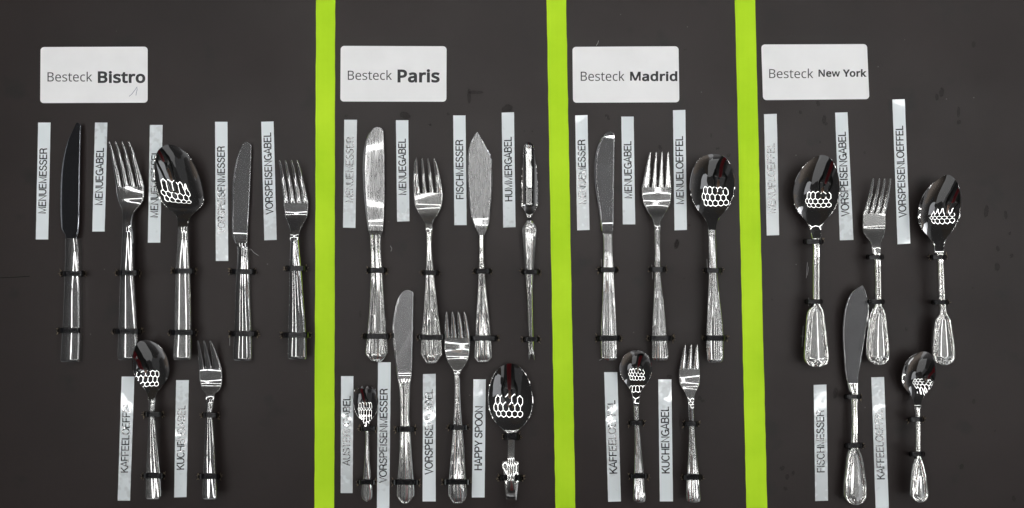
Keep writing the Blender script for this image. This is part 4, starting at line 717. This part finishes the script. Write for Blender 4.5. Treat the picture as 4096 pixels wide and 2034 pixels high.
fork(C9, [(686,39),(732,39),(776,39)], [(642,691),(697,739),(745,797)],
     [(224,640,798),(280,637,799),(330,643,795),(370,663,780),(400,682,765),(430,698,757),(470,709,752),(520,713,752)],
     [(520,713,752),(600,716,756),(640,718,757),(700,717,762),(850,712,776),(1040,701,793),(1150,697,801),(1212,699,806),(1230,703,802),(1238,718,790)], zmf,
     'three-tined Madrid cake fork with a wide left tine', 'the Madrid cake fork', sec_madrid, [(678,782,640),(670,810,1045)], M_POL, group=GM, name='cake_fork', tw=9, bend=1.0, wpow=.7)
# --- New York
zn = [(275,11),(450,11),(540,12.5),(600,15.5),(680,16.5),(800,14),(960,9.5),(1050,8),(1240,5.2)]
spoon(C10, 275, [(280,285,328),(290,265,345),(320,228,363),(360,200,377),(400,183,384),(440,175,386),(480,177,381),(510,185,370),(540,204,350),(565,225,328),(585,240,312),(605,250,304),(630,256,300),(655,262,300)],
      [(655,262,300),(680,264,299),(700,266,298),(800,265,298),(930,265,298),(950,267,299),(965,260,303),(985,243,314),(1010,237,319),(1050,233,324),(1100,230,330),(1150,226,336),(1195,224,340),(1218,229,338),(1232,242,325),(1241,262,305)], zn, 8.4,
      'New York tablespoon with thread-edged fiddle handle, first of the upper row', 'the New York tablespoon', sec_ny, [(224,308,670),(231,304,944)], M_MIR, M_SIL, roll=0.06, group=GN)
znf = [(378,15),(470,9),(545,6),(600,6),(650,10),(700,14.5),(760,16),(900,11),(1000,8),(1232,5.4)]
fork(C11, [(176,385),(204,385),(228,385),(254,385)], [(130,152),(158,179),(184,206),(211,234)],
     [(545,129,234),(600,128,233),(630,132,229),(650,145,222),(670,162,213),(690,168,210),(725,172,210)],
     [(725,172,210),(760,182,212),(800,183,213),(940,185,215),(965,183,218),(985,175,228),(1010,166,236),(1050,158,241),(1100,152,246),(1150,147,250),(1190,147,252),(1214,154,246),(1227,168,234),(1234,185,215)], znf,
     'New York starter fork with tines leaning right and fiddle handle', 'the New York starter fork', sec_ny, [(146,219,742),(153,222,946)], M_SIL, group=GN, name='starter_fork', tw=7, bend=1.35)
zns = [(367,10),(550,10),(620,12),(680,15),(740,16.5),(900,12),(1010,9),(1235,5.4)]
spoon(C11, 366, [(370,500,530),(380,483,543),(400,455,557),(430,425,568),(470,400,574),(510,385,575),(550,380,570),(580,385,560),(610,398,545),(635,415,525),(655,435,510),(670,447,503),(690,455,497),(725,458,498)],
      [(725,458,498),(750,471,498),(800,472,500),(950,475,508),(980,480,512),(1000,479,515),(1015,468,524),(1030,460,532),(1060,455,537),(1100,450,543),(1150,447,549),(1190,446,552),(1213,453,547),(1227,466,534),(1235,484,516)], zns, 7.8,
      'New York starter spoon with pointed oval bowl, rightmost of the upper row', 'the rightmost New York spoon', sec_ny, [(439,506,742),(445,516,949)], M_MIR, M_SIL, roll=0.07, group=GN, name='starter_spoon')
knife(C12, [(32,319,322),(38,306,328),(55,280,337),(90,252,349),(130,235,358),(170,224,359),(230,216,353),(300,213,341),(370,215,330),(430,219,320),(480,223,311),(510,226,305),(545,232,300),(580,240,300)],
      [(580,240,300),(620,250,300),(640,258,300),(700,264,298),(800,265,299),(900,262,299),(940,258,302),(960,248,310),(990,238,322),(1040,232,332),(1100,225,340),(1160,220,347),(1210,220,347),(1236,230,339),(1252,248,322),(1260,270,300)],
      [(580,11),(680,12.5),(900,13),(1000,13),(1260,14)], 'New York fish knife with dark speckled upswept blade', 'the New York fish knife', sec_ny, [(223,310,655),(225,322,929)], m=(M_BLD, M_SIL), group=GN,
      pitch=[(30,13),(400,11),(500,10.5),(580,11)], secb=lambda v, h, d: -.0006*max(0, (abs(v)-.92)/.08), hth=.003, name='fish_knife', roll=.04)
znc = [(402,8.5),(560,8.5),(640,10),(715,14),(790,13.5),(960,9.5),(1040,7.5),(1246,5)]
spoon(C12, 402, [(406,640,690),(420,605,708),(450,572,725),(490,552,732),(530,542,733),(565,542,727),(595,552,714),(620,570,695),(645,590,672),(665,603,658),(690,610,652),(715,614,650)],
      [(715,614,650),(740,620,648),(790,622,649),(960,622,650),(990,622,652),(1010,615,660),(1040,607,670),(1100,600,682),(1160,596,690),(1208,594,693),(1228,602,687),(1240,617,673),(1247,635,656)], znc, 6.6,
      'small New York coffee spoon in the lower row', 'the New York coffee spoon', sec_ny, [(582,662,783),(587,666,976)], M_MIR, M_SIL, group=GN, name='coffee_spoon')

# ---------------- cable ties, their holes and the torn edges round them ----------------
def frayed(cx, cy, side, n=7):
    V = []; F = []
    for i in range(n):
        a = (0 if side > 0 else math.pi)+random.uniform(-1.25, 1.25); r0 = 9+random.random()*3; ln = random.choice((3, 4, 5, 6, 8, 12)); w = random.uniform(.8, 1.9)
        d = Vector((math.cos(a)*.8, math.sin(a))); nn = Vector((-d.y, d.x)); p = Vector((cx, cy))+d*r0; b = len(V); z = random.uniform(.0006, .0022)
        bend = nn*random.uniform(-4, 4)
        for q, zz, ww in ((p, .0003, w), (p+d*ln*.55+bend*.3, z*.6, w*.7), (p+d*ln+bend, z, .4)):
            V += [P(q.x+nn.x*ww, q.y+nn.y*ww, zz), P(q.x-nn.x*ww, q.y-nn.y*ww, zz+.0003)]
        F += [(b, b+1, b+3, b+2), (b+2, b+3, b+5, b+4)]
    mesh('frayed_edge', V, F, M_FRAY, board, smooth=False)
def tie(crop, zk, rows, xa, xb, y, pos, who):
    x0, y0, f = crop; zt = pchip_at(zk)(y)+.0034; py = y0+y*f; big = crop is C7
    pa, pb = x0+xa*f, x0+xb*f
    wd = (19 if pb-pa < 68 else 21)/2
    if big and pos == 'upper': wd = 13
    if big and pos == 'lower': wd = 11.5
    if crop in (C10, C11, C12): wd *= .92
    ins = 7
    prof = [(-1, .0), (-1, .0)]; V = []; F = []; N_ = 56; zs = []
    for i in range(N_+1):
        t = -1+2*i/N_; z = zt*(1-abs(t)**9)**.5-.001
        tooth = .00022 if (abs(t) < .62 and (i % 4) in (0, 1)) else 0
        px = pa+(pb-pa)*(t+1)/2; sk = random.uniform(-.15, .15)
        for (v, dz) in ((-1, -.0009), (-1, -.0003), (-.82, 0), (-.62, .0), (-.6, tooth), (.6, tooth), (.62, 0), (.82, 0), (1, -.0003), (1, -.0009)):
            V.append(P(px, py+wd*v+sk, z+dz))
    for i in range(N_):
        for j in range(9): F.append((i*10+j, i*10+j+1, i*10+j+11, i*10+j+10))
        F.append((i*10+9, i*10, i*10+10, i*10+19))
    F.append(tuple(range(10))); F.append(tuple(N_*10+j for j in range(9, -1, -1)))
    o = mesh('cable_tie', V, F, M_TIE, None, angle=25)
    tag(o, 'black cable tie, the %s one of two round %s' % (pos, who), 'cable tie', 'black cable ties holding the cutlery')
    for sx, hx in ((-1, pa+3), (1, pb-3)):
        n = 16; rx, ry = 8, wd+2.2
        hv = [P(hx+rx*math.cos(i/n*2*math.pi)*(1+.08*math.sin(3*i)), py+ry*math.sin(i/n*2*math.pi), .00020) for i in range(n)]
        mesh('drill_hole', hv, [tuple(range(n))], M_HOLE, board, smooth=False)
        if not (crop in (C10, C11, C12) and random.random() < .6): frayed(hx, py, sx, random.randint(5, 12))
for t_ in TIES: tie(*t_)

# ---------------- the photographer, seen only mirrored in the spoons ----------------
M_RED = simple('dark_red_knit', (.16, .006, .012), .8, .2); M_JACK = simple('black_jacket', (.01, .01, .011), .8); M_SKIN = simple('skin', (.50, .30, .22), .55); M_HAIR = simple('dark_hair', (.02, .014, .01), .6)
M_TROUS = simple('black_trousers', (.012, .012, .015), .8); M_PHONE = simple('phone_black', (.01, .01, .01), .2)
def skin(name, pts, edges, mat, parent, sub=1, rootv=0):
    me = bpy.data.meshes.new(name); b = parent.location
    me.from_pydata([(p[0]-b[0], p[1]-b[1], p[2]-b[2]) for p, r in pts], edges, []); o = bpy.data.objects.new(name, me); COL.objects.link(o)
    m = o.modifiers.new('skin', 'SKIN'); me.skin_vertices.new() if not me.skin_vertices else None
    for i, (p, r) in enumerate(pts):
        me.skin_vertices[0].data[i].radius = r if isinstance(r, tuple) else (r, r)
    me.skin_vertices[0].data[rootv].use_root = True
    s = o.modifiers.new('sub', 'SUBSURF'); s.levels = sub; s.render_levels = sub
    me.materials.append(mat); o.parent = parent; m.use_smooth_shade = True
    return o
def photographer():
    t = tag(empty('person', (0.02, -.66, -.80)), 'person in black jacket and red top leaning over the board, mirrored in the spoons', 'person')
    p = [((.02,-.62,.16), (.15,.12)), ((.02,-.60,.34), (.13,.11)), ((.02,-.54,.52), (.15,.12)), ((.02,-.47,.66), (.16,.11)), ((.02,-.42,.74), (.07,.07)),   # 0-4
         ((.02,-.385,.80), .055), ((.20,-.46,.68), .065), ((.27,-.34,.60), .048), ((.17,-.16,.76), .036), ((.115,-.07,.86), .026),        # 5 neck, 6-9 right arm
         ((-.16,-.46,.68), .065), ((-.23,-.34,.60), .048), ((-.16,-.16,.76), .036), ((-.125,-.07,.86), .026)]
    e = [(0,1),(1,2),(2,3),(3,4),(4,5),(3,6),(6,7),(7,8),(8,9),(3,10),(10,11),(11,12),(12,13)]
    skin('body', p, e, M_JACK, t)
    skin('red_shirt_front', [((.02,-.505,.20), (.055,.03)), ((.02,-.475,.36), (.055,.03)), ((.02,-.40,.52), (.06,.03)), ((.02,-.335,.645), (.06,.03))], [(0,1),(1,2),(2,3)], M_RED, t)
    skin('trousers', [((.02,-.62,.14), (.16,.13)), ((.11,-.64,.02), .10), ((.12,-.64,-.34), .07), ((.12,-.66,-.74), .05), ((-.07,-.64,.02), .10), ((-.08,-.64,-.34), .07), ((-.08,-.66,-.74), .05)],
         [(0,1),(1,2),(2,3),(0,4),(4,5),(5,6)], M_TROUS, t)
    for x in (.12, -.08): skin('shoe', [((x,-.68,-.76), .045), ((x,-.58,-.77), .045), ((x,-.50,-.78), .035)], [(0,1),(1,2)], M_TROUS, t)
    # head: bowed towards the phone, with brow, nose, chin and ears
    V = []; F = []; n = 20; m = 14; rot = Matrix.Rotation(R(-38), 3, 'X'); c = Vector((.02, -.315, .90))
    for j in range(m+1):
        th = math.pi*j/m
        for i in range(n):
            a = 2*math.pi*i/n; x = .076*math.sin(th)*math.cos(a); y = .095*math.sin(th)*math.sin(a); z = .115*math.cos(th)
            if z < 0: x *= 1+.25*z/.115; y *= 1+.12*z/.115
            k = math.exp(-((x/.012)**2))*math.exp(-(((z+.012)/.022)**2)); 
            if y > 0: y += .020*k - .006*math.exp(-(((abs(x)-.03)/.013)**2))*math.exp(-((z-.012)/.012)**2) + .005*math.exp(-(x/.022)**2)*math.exp(-((z+.05)/.009)**2)
            V.append(tuple(c+rot@Vector((x, y, z))))
    for j in range(m):
        for i in range(n): F.append((j*n+i, j*n+(i+1) % n, (j+1)*n+(i+1) % n, (j+1)*n+i))
    mesh('head', V, F, M_SKIN, t, angle=180)
    for s in (-1, 1):
        skin('ear', [(tuple(c+rot@Vector((s*.074, -.005, .02))), (.006, .014)), (tuple(c+rot@Vector((s*.078, -.008, -.015))), (.005, .010))], [(0,1)], M_SKIN, t)
        V = []
        for j in range(5):
            for i in range(8):
                th = math.pi*j/4; a = 2*math.pi*i/8; V.append(tuple(c+rot@Vector((s*.030+.010*math.sin(th)*math.cos(a), .082+.008*math.sin(th)*math.sin(a), .012+.007*math.cos(th)))))
        mesh('eye', V, [(j*8+i, j*8+(i+1) % 8, (j+1)*8+(i+1) % 8, (j+1)*8+i) for j in range(4) for i in range(8)], M_HAIR, t, angle=180)
    V = []; F = []
    for j in range(9):
        th = math.pi*.62*j/8
        for i in range(n):
            a = 2*math.pi*i/n; k = 1.0 if math.sin(a) < .35 else max(.45, 1-.55*(math.sin(a)-.35)/.65); q = th*k
            V.append(tuple(c+rot@Vector((.084*math.sin(q)*math.cos(a), -.006+.101*math.sin(q)*math.sin(a), .125*math.cos(q)))))
    for j in range(8):
        for i in range(n): F.append((j*n+i, j*n+(i+1) % n, (j+1)*n+(i+1) % n, (j+1)*n+i))
    mesh('hair', V, F, M_HAIR, t, angle=180)
    for s in (-1, 1):          # hands on the short ends of the phone, four fingers above it and the thumb beneath
        w = Vector((.115 if s > 0 else -.125, -.07, .86)); pc = Vector((.095*s-.01, -.035, .872))
        pts = [(tuple(w), .020), (tuple(w.lerp(pc, .6)), (.026, .014)), (tuple(pc), (.030, .012))]; ed = [(0,1),(1,2)]
        for k in range(4):
            a = Vector((.080*s-.005, -.05+.021*k, .880)); L_ = (.040, .046, .043, .034)[k]; b = len(pts)
            pts += [(tuple(a), .0085), (tuple(a+Vector((-s*L_*.5, .004, .006))), .0078), (tuple(a+Vector((-s*L_, .006, -.001))), .0068)]; ed += [(2, b), (b, b+1), (b+1, b+2)]
        b = len(pts); pts += [(tuple(pc+Vector((-s*.004, -.030, -.010))), .010), (tuple(pc+Vector((-s*.030, -.028, -.014))), .0085)]; ed += [(1, b), (b, b+1)]
        skin('hand', pts, ed, M_SKIN, t)
    ph = bpy.data.meshes.new('phone'); bm = bmesh.new(); bmesh.ops.create_cube(bm, size=1)
    for v in bm.verts: v.co = Vector((v.co.x*.150, v.co.y*.072, v.co.z*.008))
    bmesh.ops.bevel(bm, geom=bm.edges[:], offset=.003, segments=2, affect='EDGES'); 
    bm.to_mesh(ph); bm.free(); ph.materials.append(M_PHONE); o = bpy.data.objects.new('phone', ph); COL.objects.link(o); o.location = (-.012, -.022, H+.012)
    tag(o, 'black phone held level above the board by the photographer', 'phone')
photographer()
